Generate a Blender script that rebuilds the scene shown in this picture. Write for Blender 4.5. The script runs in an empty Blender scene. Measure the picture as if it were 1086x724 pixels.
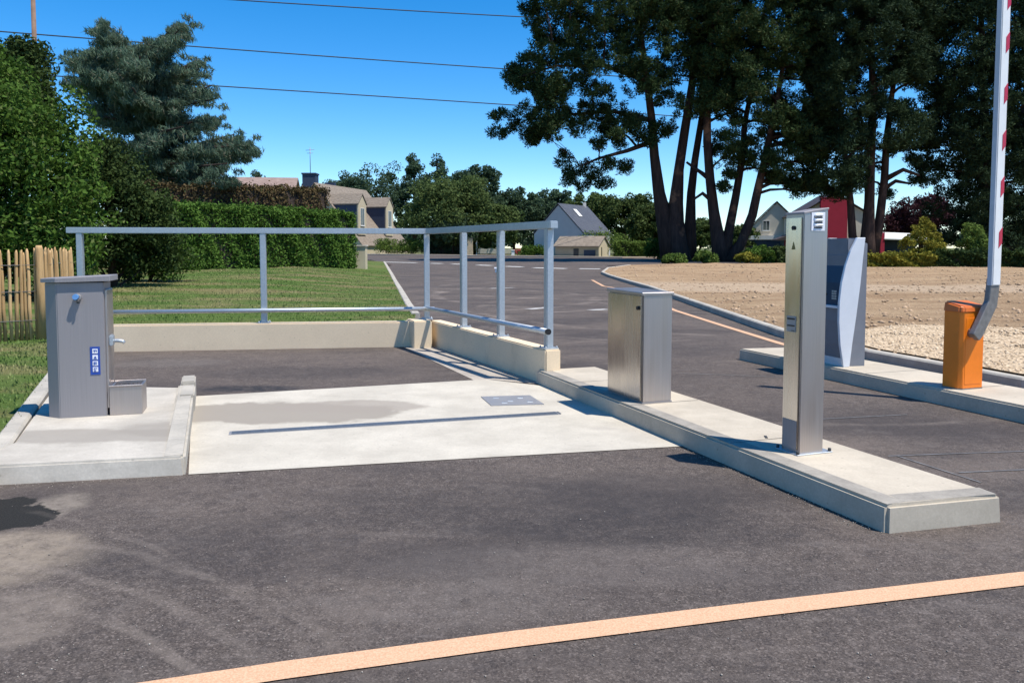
import bpy, bmesh, math, random
import numpy as np
from mathutils import Vector, Matrix
R = math.radians
random.seed(7)
rng = np.random.default_rng(7)
sc = bpy.context.scene
col = sc.collection

# ------------------------------------------------------------------ camera
F, CX, HOR, CAMZ = 845.0, 543.0, 263.0, 1.5          # focal length (px of a 1086 wide frame), horizon line, eye height
PITCH = R(3.4)
PPY = HOR + F * math.tan(PITCH)
cam = bpy.data.cameras.new('camera')
co = bpy.data.objects.new('camera', cam); col.objects.link(co)
co.location = (0, 0, CAMZ)
co.rotation_euler = (math.pi / 2 - PITCH, 0, 0)
cam.sensor_width = 36; cam.lens = 36 * F / 1086
cam.shift_y = -(362 - PPY) / 1086
cam.clip_end = 6000; cam.clip_start = 0.05
sc.camera = co
cp, sp = math.cos(PITCH), math.sin(PITCH)

def ray(px, py):
    u = (px - CX) / F; v = (PPY - py) / F
    return Vector((u, cp + v * sp, -sp + v * cp))

def gz(y):
    return 0.008 * min(max(0.0, y - 35), 130)

def at(px, py, z=0.0):                                # point of a horizontal plane seen at a pixel
    r = ray(px, py); t = (z - CAMZ) / r.z
    return Vector((r.x * t, r.y * t, z))

def atg(px, py, off=0.0):                             # the same on the gently rising ground
    z = off
    for _ in range(60):
        p = at(px, py, z); z = 0.5 * z + 0.5 * (gz(min(p.y, 400)) + off)
    p.z = gz(p.y) + off
    return p

def aty(px, py, y):                                   # point at a known depth
    r = ray(px, py); t = y / r.y
    return Vector((r.x * t, y, CAMZ + r.z * t))

# ------------------------------------------------------------------ tagging
def tag(o, label=None, cat=None, group=None, kind=None):
    if label: o['label'] = label
    if cat: o['category'] = cat
    if group: o['group'] = group
    if kind: o['kind'] = kind
    return o

def thing(name, label, cat, loc=(0, 0, 0), rz=0, group=None):
    o = bpy.data.objects.new(name, None); col.objects.link(o)
    o.location = loc; o.rotation_euler = (0, 0, rz); o.empty_display_size = 0.2
    return tag(o, label, cat, group)

def link(name, me, mat=None, parent=None):
    if mat:
        me.materials.clear(); me.materials.append(mat)
    o = bpy.data.objects.new(name, me); col.objects.link(o)
    if parent: o.parent = parent
    return o

# ------------------------------------------------------------------ mesh builder
class MB:
    def __init__(s): s.bm = bmesh.new()
    def box(s, x0, x1, y0, y1, z0, z1, bev=0, seg=1):
        r = bmesh.ops.create_cube(s.bm, size=1)
        vs = r['verts']
        for v in vs:
            v.co = Vector((x0 + (v.co.x + .5) * (x1 - x0), y0 + (v.co.y + .5) * (y1 - y0), z0 + (v.co.z + .5) * (z1 - z0)))
        if bev:
            es = list({e for v in vs for e in v.link_edges})
            bmesh.ops.bevel(s.bm, geom=es, offset=bev, segments=seg, affect='EDGES', clamp_overlap=True)
        return s
    def prism(s, pts, z0, z1, bev=0, seg=1, taper=None):   # polygon footprint; z0, z1 may be functions of the point
        f0 = z0 if callable(z0) else (lambda p: z0)
        f1 = z1 if callable(z1) else (lambda p: z1)
        a = [s.bm.verts.new((p[0], p[1], f0(p))) for p in pts]
        b = [s.bm.verts.new(((taper or pts)[i][0], (taper or pts)[i][1], f1(p))) for i, p in enumerate(pts)]
        n = len(pts); fs = []
        fs.append(s.bm.faces.new(list(reversed(a)))); top = s.bm.faces.new(b); fs.append(top)
        for i in range(n):
            fs.append(s.bm.faces.new((a[i], a[(i + 1) % n], b[(i + 1) % n], b[i])))
        bmesh.ops.recalc_face_normals(s.bm, faces=fs)
        if bev:
            es = [e for e in top.edges] + [e for v in b for e in v.link_edges if e not in top.edges]
            bmesh.ops.bevel(s.bm, geom=list(set(es)), offset=bev, segments=seg, affect='EDGES', clamp_overlap=True)
        return s
    def poly(s, pts):
        f = s.bm.faces.new([s.bm.verts.new(p) for p in pts]); return s
    def extr(s, pts, vec, bev=0):                          # any planar outline (3D points) pushed along vec
        a = [s.bm.verts.new(p) for p in pts]; b = [s.bm.verts.new(Vector(p) + Vector(vec)) for p in pts]
        n = len(pts); fs = [s.bm.faces.new(a), s.bm.faces.new(list(reversed(b)))]
        for i in range(n): fs.append(s.bm.faces.new((a[(i + 1) % n], a[i], b[i], b[(i + 1) % n])))
        bmesh.ops.recalc_face_normals(s.bm, faces=fs)
        if bev:
            es = list({e for f in fs for e in f.edges})
            bmesh.ops.bevel(s.bm, geom=es, offset=bev, segments=1, affect='EDGES', clamp_overlap=True)
        return s
    def tube(s, path, rad, n=8, cap=True):
        path = [Vector(p) for p in path]
        rad = rad if hasattr(rad, '__len__') else [rad] * len(path)
        rings = []; up = None
        for i, p in enumerate(path):
            d = (path[min(i + 1, len(path) - 1)] - path[max(i - 1, 0)]).normalized()
            if up is None:
                up = Vector((1, 0, 0)) if abs(d.x) < .8 else Vector((0, 1, 0))
            a = (up - d * up.dot(d)).normalized(); b = d.cross(a); up = a
            rings.append([s.bm.verts.new(p + (a * math.cos(2 * math.pi * k / n) + b * math.sin(2 * math.pi * k / n)) * rad[i]) for k in range(n)])
        for i in range(len(rings) - 1):
            for k in range(n):
                f = s.bm.faces.new((rings[i][k], rings[i][(k + 1) % n], rings[i + 1][(k + 1) % n], rings[i + 1][k])); f.smooth = True
        if cap:
            s.bm.faces.new(list(reversed(rings[0]))); s.bm.faces.new(rings[-1])
        return s
    def build(s, name, mat, parent=None, kind=None):
        me = bpy.data.meshes.new(name); s.bm.to_mesh(me); s.bm.free()
        o = link(name, me, mat, parent)
        if kind: o['kind'] = kind
        return o

def sheet(name, pts, zfun, mat, step=None, ystep=None, kind='structure'):
    bm = bmesh.new()
    f = bm.faces.new([bm.verts.new((p[0], p[1], 0)) for p in pts])
    bmesh.ops.triangulate(bm, faces=[f])
    xs = [p[0] for p in pts]; ys = [p[1] for p in pts]
    def cut(c, n):
        bmesh.ops.bisect_plane(bm, geom=bm.verts[:] + bm.edges[:] + bm.faces[:], plane_co=c, plane_no=n, dist=1e-5)
    if step:
        x = min(xs) + step
        while x < max(xs): cut((x, 0, 0), (1, 0, 0)); x += step
    yl = ystep or step
    if yl:
        y = min(ys) + yl
        while y < max(ys): cut((0, y, 0), (0, 1, 0)); y += yl
    for v in bm.verts: v.co.z = zfun(v.co.x, v.co.y)
    bmesh.ops.recalc_face_normals(bm, faces=bm.faces[:])
    if sum(f.normal.z for f in bm.faces) < 0: bmesh.ops.reverse_faces(bm, faces=bm.faces[:])
    for f in bm.faces: f.smooth = True
    me = bpy.data.meshes.new(name); bm.to_mesh(me); bm.free()
    o = link(name, me, mat)
    if kind: o['kind'] = kind
    return o

def strip(name, pts, w, zfun, mat, off=0.0, closed=False):  # a painted line: flat ribbon along a polyline
    bm = bmesh.new(); L = []
    pts = [Vector((p[0], p[1], 0)) for p in pts]
    ext = []
    for i in range(len(pts) - 1):
        n = max(1, int((pts[i + 1] - pts[i]).length / 4))
        for k in range(n): ext.append(pts[i].lerp(pts[i + 1], k / n))
    ext.append(pts[-1]); pts = ext
    for i, p in enumerate(pts):
        d = (pts[min(i + 1, len(pts) - 1)] - pts[max(i - 1, 0)]).normalized(); nrm = Vector((-d.y, d.x, 0))
        a = p + nrm * w / 2; b = p - nrm * w / 2
        L.append((bm.verts.new((a.x, a.y, zfun(a.x, a.y))), bm.verts.new((b.x, b.y, zfun(b.x, b.y)))))
    for i in range(len(L) - 1):
        bm.faces.new((L[i][0], L[i][1], L[i + 1][1], L[i + 1][0]))
    me = bpy.data.meshes.new(name); bm.to_mesh(me); bm.free()
    o = link(name, me, mat); o['kind'] = 'structure'
    return o

def kerb(name, pts, w, h, zb, mat, label=None):            # kerb stones along a polyline, chamfered top
    bm = bmesh.new(); rings = []
    src = [Vector((p[0], p[1], 0)) for p in pts]; pts = []
    for i in range(len(src) - 1):
        n = max(1, int((src[i + 1] - src[i]).length / 3))
        for k in range(n): pts.append(src[i].lerp(src[i + 1], k / n))
    pts.append(src[-1])
    for i, p in enumerate(pts):
        d = (pts[min(i + 1, len(pts) - 1)] - pts[max(i - 1, 0)]).normalized(); n = Vector((-d.y, d.x, 0))
        z = zb(p.x, p.y)
        prof = [(-w / 2, -.05), (-w / 2, h - .02), (-w / 2 + .02, h), (w / 2 - .02, h), (w / 2, h - .02), (w / 2, -.05)]
        rings.append([bm.verts.new((p.x + n.x * a, p.y + n.y * a, z + b)) for a, b in prof])
    for i in range(len(rings) - 1):
        for k in range(5):
            bm.faces.new((rings[i][k], rings[i][k + 1], rings[i + 1][k + 1], rings[i + 1][k]))
    bm.faces.new(rings[0]); bm.faces.new(list(reversed(rings[-1])))
    bmesh.ops.recalc_face_normals(bm, faces=bm.faces[:])
    me = bpy.data.meshes.new(name); bm.to_mesh(me); bm.free()
    o = link(name, me, mat); o['kind'] = 'structure'
    return o

# ------------------------------------------------------------------ materials
class NT:
    def __init__(s, name, rough=.8, metal=0, spec=.3):
        s.m = bpy.data.materials.new(name); s.m.use_nodes = True
        s.t = s.m.node_tree; s.n = s.t.nodes
        s.b = s.n['Principled BSDF']
        s.b.inputs['Roughness'].default_value = rough; s.b.inputs['Metallic'].default_value = metal
        s.b.inputs['Specular IOR Level'].default_value = spec
        s.tc = s.n.new('ShaderNodeTexCoord'); s.geo = s.n.new('ShaderNodeNewGeometry')
        s.P = s.geo.outputs['Position']; s.O = s.tc.outputs['Object']
    def l(s, a, b): s.t.links.new(a, b)
    def put(s, sock, v):
        if hasattr(v, 'links') or isinstance(v, bpy.types.NodeSocket): s.l(v, sock)
        elif isinstance(v, tuple) and len(v) == 3 and sock.type == 'RGBA': sock.default_value = (*v, 1)
        else: sock.default_value = v
    def noise(s, scale, detail=4, rough=.6, vec=None, dist=0):
        n = s.n.new('ShaderNodeTexNoise'); n.inputs['Scale'].default_value = scale
        n.inputs['Detail'].default_value = detail; n.inputs['Roughness'].default_value = rough; n.inputs['Distortion'].default_value = dist
        s.l(vec or s.P, n.inputs['Vector']); return n.outputs['Fac']
    def noisec(s, scale, vec=None, detail=3):
        n = s.n.new('ShaderNodeTexNoise'); n.inputs['Scale'].default_value = scale; n.inputs['Detail'].default_value = detail
        s.l(vec or s.P, n.inputs['Vector']); return n.outputs['Color']
    def vor(s, scale, vec=None, out='Distance'):
        n = s.n.new('ShaderNodeTexVoronoi'); n.inputs['Scale'].default_value = scale
        s.l(vec or s.P, n.inputs['Vector']); return n.outputs[out]
    def ramp(s, fac, a, b, lo=0.0, hi=1.0):                # map range, clamped
        n = s.n.new('ShaderNodeMapRange'); n.clamp = True; n.interpolation_type = 'SMOOTHSTEP'
        s.put(n.inputs['Value'], fac)
        n.inputs['From Min'].default_value = a; n.inputs['From Max'].default_value = b
        n.inputs['To Min'].default_value = lo; n.inputs['To Max'].default_value = hi
        return n.outputs['Result']
    def mix(s, fac, a, b, mode='MIX'):
        n = s.n.new('ShaderNodeMix'); n.data_type = 'RGBA'; n.blend_type = mode
        s.put(n.inputs[0], fac); s.put(n.inputs[6], a); s.put(n.inputs[7], b); return n.outputs[2]
    def math(s, op, a, b=0.0):
        n = s.n.new('ShaderNodeMath'); n.operation = op
        s.put(n.inputs[0], a); s.put(n.inputs[1], b); return n.outputs[0]
    def vmap(s, loc=(0, 0, 0), rot=0, scale=(1, 1, 1), vec=None):
        a = s.n.new('ShaderNodeVectorMath'); a.operation = 'SUBTRACT'; s.l(vec or s.P, a.inputs[0]); a.inputs[1].default_value = loc
        n = s.n.new('ShaderNodeMapping'); n.inputs['Rotation'].default_value = (0, 0, rot); n.inputs['Scale'].default_value = scale
        s.l(a.outputs[0], n.inputs['Vector']); return n.outputs[0]
    def blob(s, c, rx, ry, rot=0, wob=.35, nscale=2.0, soft=.25):  # soft-edged stain with an irregular outline
        v = s.vmap((c[0], c[1], 0), -rot, (1 / rx, 1 / ry, 0))
        w = s.n.new('ShaderNodeVectorMath'); w.operation = 'LENGTH'; s.l(v, w.inputs[0])
        d = s.math('ADD', w.outputs['Value'], s.math('MULTIPLY', s.math('SUBTRACT', s.noise(nscale, 5), .5), wob * 2))
        return s.ramp(d, 1 - soft, 1 + soft, 1, 0)
    def arc(s, c, rad, w, wob=.2, nscale=1.0):             # ring-shaped tyre sweep
        v = s.vmap((c[0], c[1], 0), 0, (1, 1, 0))
        n = s.n.new('ShaderNodeVectorMath'); n.operation = 'LENGTH'; s.l(v, n.inputs[0])
        d = s.math('ADD', n.outputs['Value'], s.math('MULTIPLY', s.math('SUBTRACT', s.noise(nscale, 3), .5), wob))
        return s.ramp(s.math('ABSOLUTE', s.math('SUBTRACT', d, rad)), w * .3, w, 1, 0)
    def col(s, c): s.put(s.b.inputs['Base Color'], c); return s
    def bump(s, h, strength=.3, dist=.01):
        n = s.n.new('ShaderNodeBump'); n.inputs['Strength'].default_value = strength; n.inputs['Distance'].default_value = dist
        s.l(h, n.inputs['Height']); s.l(n.outputs[0], s.b.inputs['Normal']); return s

def mat_plain(name, c, rough=.6, metal=0, var=.12, scale=6, spec=.3, bump=0, obj=True):
    k = NT(name, rough, metal, spec)
    f = k.noise(scale, 5, .65, k.O if obj else None)
    d = tuple(x * (1 - var) for x in c); e = tuple(min(1, x * (1 + var)) for x in c)
    k.col(k.mix(k.ramp(f, .25, .75), d, e))
    if bump: k.bump(k.noise(scale * 8, 4, .6, k.O), bump, .01)
    return k.m

def mat_steel(name, c=(.56, .55, .54), rough=.3, horiz=False, smudge=.05, metal=1.0):
    k = NT(name, rough, metal)
    v = k.vmap((0, 0, 0), 0, (3, 3, 400) if horiz else (260, 260, 2.0), k.O)
    f = k.noise(1.0, 3, .6, v)
    s2 = k.noise(1.0, 4, .5, k.vmap((0, 0, 0), 0, (6, 6, 1.2), k.O))
    c2 = tuple(x * .88 for x in c)
    k.col(k.mix(k.ramp(f, .3, .7), c2, c))
    k.put(k.b.inputs['Roughness'], k.math('ADD', k.ramp(s2, .3, .7, rough - smudge, rough + smudge), k.ramp(f, .3, .7, -.03, .03)))
    k.bump(f, .03, .001)
    return k.m

def mat_leaf(name, dark, light, trans=.2, warm=None, patch=.6):
    k = NT(name, .75, 0, .08)
    ri = k.geo.outputs['Random Per Island']
    c = k.mix(ri, dark, light)
    big = k.noise(patch, 3, .6)
    c = k.mix(k.ramp(big, .35, .7, 0, .55), c, light)
    if warm: c = k.mix(k.ramp(ri, .88, .97), c, warm)
    k.col(c)
    tr = k.n.new('ShaderNodeBsdfTranslucent'); k.l(c, tr.inputs['Color'])
    mx = k.n.new('ShaderNodeMixShader'); mx.inputs[0].default_value = trans
    k.l(k.b.outputs[0], mx.inputs[1]); k.l(tr.outputs[0], mx.inputs[2])
    k.l(mx.outputs[0], k.n['Material Output'].inputs['Surface'])
    return k.m

def mat_bark(name, a, b, lit=None):
    k = NT(name, .9, 0, .1)
    v = k.vmap((0, 0, 0), 0, (4, 4, .7))
    f = k.noise(1.0, 6, .7, v)
    c = k.mix(k.ramp(f, .3, .7), a, b)
    if lit: c = k.mix(k.ramp(k.noise(.5, 4, .6), .58, .70), c, lit)  # sunlit patches put into the bark colour by noise
    k.col(c); k.bump(f, .8, .08)
    return k.m

# --- asphalt: aggregate, dust, tyre sweeps, dry wash marks
k = NT('asphalt', .85, 0, .22)
agg = k.noise(120, 5, .8)
c = k.mix(k.ramp(agg, .36, .66), (.043, .034, .028), (.192, .154, .128))
c = k.mix(k.ramp(k.noise(42, 5, .8), .40, .72, .6, 0), c, (.055, .043, .037))
c = k.mix(k.ramp(k.vor(55), .05, .17, .55, 0), c, (.30, .26, .22))
vc = k.vor(125, None, 'Color'); vs_ = k.n.new('ShaderNodeSeparateColor'); k.l(vc, vs_.inputs[0])
c = k.mix(k.ramp(vs_.outputs[0], .74, .97, 0, .5), c, (.26, .212, .182)); c = k.mix(k.ramp(vs_.outputs[1], .70, .95, 0, .6), c, (.028, .023, .021))
vc2 = k.vor(38, None, 'Color'); vs2 = k.n.new('ShaderNodeSeparateColor'); k.l(vc2, vs2.inputs[0])
c = k.mix(k.math('MULTIPLY', k.ramp(vs2.outputs[0], .93, .97), k.ramp(k.vor(38), .10, .22, .6, 0)), c, (.34, .28, .23))
for sc_rot in (.45, -.25, 1.1):
    sn = k.noise(1.0, 6, .7, k.vmap((sc_rot * 9, 2, 0), sc_rot, (.7, 9, 1)))
    c = k.mix(k.math('MULTIPLY', k.ramp(sn, .60, .76), k.ramp(k.noise(.6, 4, .6, k.vmap((sc_rot * 20, 5, 0))), .48, .62, 0, .5)), c, (.23, .195, .175))
mid = k.noise(7, 6, .75)
c = k.mix(k.ramp(k.noise(16, 6, .8), .46, .70, 0, .4), c, (.23, .19, .165))
c = k.mix(k.ramp(mid, .50, .30, 0, .5), c, (.036, .031, .031))
dust = k.math('ADD', k.noise(.55, 6, .62, None, .6), k.math('MULTIPLY', k.math('SUBTRACT', mid, .5), .5))
c = k.mix(k.ramp(dust, .42, .78, 0, .5), c, (.175, .138, .112))
dk = k.math('ADD', k.noise(.33, 5, .6, k.vmap((7, 3, 0), .5, (1, 2.2, 1))), k.math('MULTIPLY', k.math('SUBTRACT', mid, .5), .35))
c = k.mix(k.ramp(dk, .46, .66, 0, .62), c, (.042, .036, .035))
fine = k.noise(3.2, 8, .75)
c = k.mix(k.ramp(fine, .50, .80, 0, .45), c, (.20, .168, .145))
c = k.mix(k.ramp(k.noise(1.1, 7, .75, k.vmap((2, 8, 0), -.35, (.8, 3.0, 1))), .55, .74, 0, .35), c, (.19, .16, .14))
q = at(30, 600); q2 = at(0, 548)
A = lambda x, y: (at(x, y).x, at(x, y).y)
gmask = k.ramp(k.noise(9, 7, .8), .30, .62, .25, 1)
for (cc, rx, ry, rot, st, colr) in [
        ((q.x - .25, q.y + .12), .46, .33, .3, .8, (.31, .25, .185)),
        (A(10, 655), .28, .26, .2, .55, (.27, .22, .175)),
        ((A(50, 545)[0] - .05, A(50, 545)[1] + .1), .16, .28, .0, .65, (.28, .235, .185)),
        (A(560, 540), 1.3, .45, .25, .35, (.026, .024, .026)),
        (A(300, 590), 1.1, .30, .15, .40, (.030, .027, .029)),
        (A(700, 560), .8, .3, -.3, .40, (.026, .024, .026)),
        (A(620, 600), .9, .25, .2, .30, (.19, .16, .14)),
        (A(480, 640), .6, .2, .1, .30, (.19, .16, .14)),
        (A(265, 412), .55, .18, .2, .85, (.016, .019, .024)),
        (A(330, 395), 1.2, .5, .2, .4, (.030, .028, .030)),
        (A(180, 385), .7, .35, .2, .35, (.19, .165, .145))]:
    c = k.mix(k.math('MULTIPLY', k.math('MULTIPLY', k.blob(cc, rx, ry, rot, .55, 2.5, .35), gmask), st), c, colr)
wet = k.blob((q2.x - .10, q2.y), .36, .30, .1, .9, 3.2, .04)
c = k.mix(wet, c, k.mix(k.ramp(agg, .4, .65), (.010, .010, .009), (.04, .036, .030)))
for (cx_, cy_, rr, w, st) in [(-2.6, 1.4, 2.0, .04, .35), (-2.9, 1.2, 2.55, .05, .28), (-3.1, 1.0, 3.1, .04, .25), (-4.5, .2, 4.6, .04, .2), (1.5, 14.5, 4.2, .12, .4), (2.5, 16, 3.1, .10, .4),
                              (6, 20, 6.8, .2, .4), (-3, 24, 5.5, .25, .45), (4, 30, 7.0, .3, .45), (3, 10, 3.3, .06, .25), (0, 21, 2.6, .1, .4), (5, 26, 7.5, .25, .45)]:
    c = k.mix(k.math('MULTIPLY', k.math('MULTIPLY', k.arc((cx_, cy_), rr, w, .25), gmask), k.math('MULTIPLY', k.ramp(k.noise(.9, 4), .42, .62), st)), c, (.28, .23, .19))
k.col(c); k.bump(agg, .7, .008); M_asphalt = k.m

# --- concrete slab, bright and dusty, stained by water
def mat_concrete(name, base, dark, bl=(), scale=1.6, bumps=.15):
    k = NT(name, .85, 0, .2)
    f = k.noise(scale, 7, .68)
    c = k.mix(k.ramp(f, .3, .72), dark, base)
    g = k.noise(60, 3, .7); c = k.mix(k.ramp(g, .3, .75, .22, 0), c, tuple(x * .6 for x in dark))
    c = k.mix(k.ramp(k.noise(9, 6, .7), .60, .8, 0, .35), c, tuple(x * .7 for x in dark))
    c = k.mix(k.ramp(k.vor(11), .03, .13, .5, 0), c, tuple(x * .55 for x in dark))
    c = k.mix(k.ramp(k.noise(.9, 8, .75, k.vmap((4, 1, 0), .35, (1, 2.2, 1))), .54, .72, 0, .5), c, tuple(x * .72 for x in dark))
    for (cc, rx, ry, rot, st, colr, soft) in bl:
        c = k.mix(k.math('MULTIPLY', k.blob(cc, rx, ry, rot, .75, 1.5, soft), st), c, colr)
    k.col(c); k.bump(g, bumps, .004)
    return k.m
s1 = at(300, 437); s2 = at(370, 432); s3 = at(255, 452)
M_slab = mat_concrete('concrete_slab', (.58, .525, .43), (.45, .405, .33), [
    ((s1.x, s1.y), 1.05, .50, .22, .9, (.27, .235, .19), .12), ((s2.x, s2.y + .05), .75, .28, .2, .75, (.29, .25, .205), .15),
    ((at(690, 460).x, at(690, 460).y), .3, .2, 0, .4, (.40, .36, .30), .3), ((at(640, 455).x, at(640, 455).y), .12, .06, 0, .35, (.34, .3, .26), .3)])
p1 = at(100, 462, .12); p2 = at(175, 455, .12)
M_plinth = mat_concrete('concrete_plinth', (.56, .51, .43), (.40, .36, .30), [
    ((p1.x, p1.y), 1.1, .22, .15, .75, (.27, .24, .20), .2), ((p2.x, p2.y), .4, .25, .2, .7, (.27, .24, .20), .25)])
M_island = mat_concrete('concrete_island', (.57, .495, .385), (.43, .37, .285))
M_kerb = mat_concrete('kerb_stone', (.52, .47, .39), (.36, .33, .28), scale=2.5)
M_wall = mat_concrete('rendered_wall', (.80, .64, .44), (.72, .57, .39), scale=.9, bumps=.25)
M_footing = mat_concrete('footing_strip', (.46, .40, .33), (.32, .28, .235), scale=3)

# --- paint
k = NT('ochre_line_paint', .8)
c = k.mix(k.ramp(k.noise(120, 3, .7), .3, .7), (.50, .29, .165), (.68, .42, .26))
c = k.mix(k.ramp(k.noise(14, 6, .75), .62, .75), c, (.2, .15, .11)); k.col(c); k.bump(k.noise(150), .4, .004); M_ochre = k.m
M_white = mat_plain('white_line_paint', (.74, .73, .68), .8, var=.15, scale=8)
M_faded = mat_plain('worn_line_paint', (.40, .38, .35), .85, var=.4, scale=4)
M_chalk = mat_plain('sealed_saw_cut', (.16, .165, .165), .6, var=.4, scale=9)

# --- grass, soil, gravel
k = NT('lawn', .95, 0, .1)
c = k.mix(k.ramp(k.noise(1.1, 6, .7), .3, .7), (.075, .130, .026), (.135, .195, .048))
c = k.mix(k.ramp(k.noise(.42, 6, .65, k.vmap((0, 0, 0), .3, (.6, 1.6, 1))), .44, .64), c, (.25, .205, .095))
c = k.mix(k.ramp(k.noise(24, 4, .7), .35, .75, .5, 0), c, (.035, .06, .012)); k.col(c); k.bump(k.noise(30, 4, .7), .8, .05); M_lawn = k.m
k = NT('grass_blades', .7, 0, .2)
ri = k.geo.outputs['Random Per Island']
c = k.mix(ri, (.078, .135, .024), (.145, .210, .055))
c = k.mix(k.ramp(k.noise(.42, 6, .65, k.vmap((0, 0, 0), .3, (.6, 1.6, 1))), .43, .62, 0, .9), c, (.30, .25, .12)); k.col(c); M_blades = k.m
k = NT('rough_grass', 1, 0, .1)
c = k.mix(k.ramp(k.noise(.25, 6, .7), .35, .7), (.06, .095, .03), (.17, .15, .07)); k.col(c); k.bump(k.noise(3, 4), .8, .2); M_ground = k.m
k = NT('bare_soil', 1, 0, .05)
c = k.mix(k.ramp(k.noise(.5, 7, .7, k.vmap((0, 0, 0), .05, (.35, 1.6, 1))), .3, .7), (.33, .215, .125), (.52, .37, .225))
tr = k.vmap((0, 0, 0), 0, (1, 1, 0))
sep = k.n.new('ShaderNodeSeparateXYZ'); k.l(k.P, sep.inputs[0])
yy = k.math('ADD', sep.outputs[1], k.math('MULTIPLY', k.math('SUBTRACT', k.noise(.16, 3), .5), 6))
yy = k.math('ADD', yy, k.math('MULTIPLY', sep.outputs[0], .25))
band = k.math('MULTIPLY', k.ramp(yy, 26, 28.5), k.ramp(yy, 33, 36, 1, 0))
c = k.mix(k.math('MULTIPLY', band, .7), c, (.60, .46, .32))
c = k.mix(k.ramp(k.noise(1.7, 6, .75), .55, .8, 0, .7), c, (.20, .125, .075))
c = k.mix(k.ramp(k.noise(14, 4, .7), .35, .7, .4, 0), c, (.16, .10, .06)); k.col(c); k.bump(k.noise(5, 6, .75), 1.0, .12); M_soil = k.m
M_clod = mat_plain('soil_clod', (.40, .28, .18), 1, var=.3, scale=.7, obj=False, spec=.05)
k = NT('gravel', .95, 0, .1)
cl = k.vor(26, None, 'Color'); sepc = k.n.new('ShaderNodeSeparateColor'); k.l(cl, sepc.inputs[0])
c = k.mix(sepc.outputs[0], (.38, .27, .165), (.66, .51, .34)); k.col(c); k.bump(k.vor(26), 1, .03); M_gravel = k.m
k = NT('pebble', .9, 0, .1); k.col(k.mix(k.geo.outputs['Random Per Island'], (.38, .27, .165), (.70, .55, .38))); M_pebble = k.m
k = NT('grit', .9, 0, .1); k.col(k.mix(k.geo.outputs['Random Per Island'], (.16, .14, .12), (.42, .37, .31))); M_grit = k.m

# --- objects
M_steel = mat_steel('brushed_steel', (.62, .57, .51), .24)
M_steelb = mat_steel('brushed_steel_dull', (.50, .445, .42), .38, metal=.9)
M_steelm = mat_steel('matt_grey_steel', (.315, .292, .290), .58, smudge=.04, metal=.35)
M_seam = mat_plain('dark_seam', (.05, .05, .05), .6)
k = NT('galvanised', .48, .75, .4)
c = k.mix(k.vor(40, k.O, 'Distance'), (.45, .48, .50), (.54, .57, .59)); c = k.mix(k.ramp(k.noise(5, 5, .7, k.O), .4, .7, 0, .4), c, (.42, .44, .45)); k.col(c); M_galv = k.m
M_orange = mat_plain('orange_enamel', (.82, .20, .008), .38, var=.07, scale=5, spec=.5)
M_lid = mat_plain('orange_plastic_lid', (.66, .15, .02), .45, var=.08, spec=.5)
M_arm = mat_plain('white_enamel', (.78, .77, .74), .4, var=.04, spec=.5)
M_armedge = mat_plain('light_grey_rubber', (.50, .52, .55), .6, var=.06)
M_red = mat_plain('red_reflective_film', (.50, .018, .05), .35, var=.08, spec=.5)
M_bracket = mat_plain('cast_grey_bracket', (.22, .205, .19), .5, .4, var=.2, scale=20)
M_silver = mat_plain('silver_paint', (.66, .68, .71), .42, .1, var=.04)
M_slate_blue = mat_plain('blue_grey_paint', (.18, .19, .215), .45, .1, var=.06)
M_dark_blue = mat_plain('dark_blue_panel', (.035, .055, .09), .3, .1, var=.08)
k = NT('screen_glass', .08, 0, .6); k.col((.012, .02, .035)); M_screen = k.m
M_blue_label = mat_plain('blue_sticker', (.025, .07, .32), .5, var=.05)
M_white_label = mat_plain('white_sticker', (.78, .78, .80), .5, var=.04)
M_black = mat_plain('black_plastic', (.02, .02, .022), .45, var=.1)
M_yellow = mat_plain('yellow_sticker', (.22, .17, .05), .5, var=.08)
M_knob = mat_plain('blue_tap_cap', (.10, .24, .48), .35, var=.05, spec=.5)
k = NT('chestnut_wood', .8, 0, .15)
v = k.vmap((0, 0, 0), 0, (30, 30, 2.0)); f = k.noise(1, 5, .7, v)
c = k.mix(k.geo.outputs['Random Per Island'], (.36, .215, .09), (.60, .40, .20)); c = k.mix(k.ramp(f, .45, .75, 0, .7), c, (.20, .11, .045)); k.col(c); k.bump(f, .5, .01); M_wood = k.m
M_pole = mat_plain('weathered_pole', (.22, .14, .10), .9, var=.25, scale=3)
M_wire = mat_plain('wire', (.03, .035, .045), .6)
M_fwire = mat_plain('fence_wire', (.25, .24, .23), .5, .6)
M_plate = mat_steel('steel_plate', (.36, .35, .345), .55, metal=.5)
M_grate = mat_plain('drain_grate', (.10, .115, .135), .5, .2, var=.3, scale=30)

# ------------------------------------------------------------------ ground
U = Vector((.935, .354, 0)).normalized(); D = Vector((-.354, .935, 0)).normalized()   # axes of the service area
RZ = math.atan2(U.y, U.x)

sheet('ground', [(-2500, -60), (2500, -60), (2500, 3000), (-2500, 3000)], lambda x, y: gz(y) - .06, M_ground, ystep=None)
gr = bpy.data.objects['ground']
bm = bmesh.new(); ysr = [-60, 35, 60, 90, 120, 165, 400, 3000]; prev = None
for y in ysr:
    row = [bm.verts.new((x, y, gz(y) - .06)) for x in (-2500, -60, 60, 2500)]
    if prev:
        for i in range(3): bm.faces.new((prev[i], prev[i + 1], row[i + 1], row[i]))
    prev = row
bm.to_mesh(gr.data); bm.free()

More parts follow.
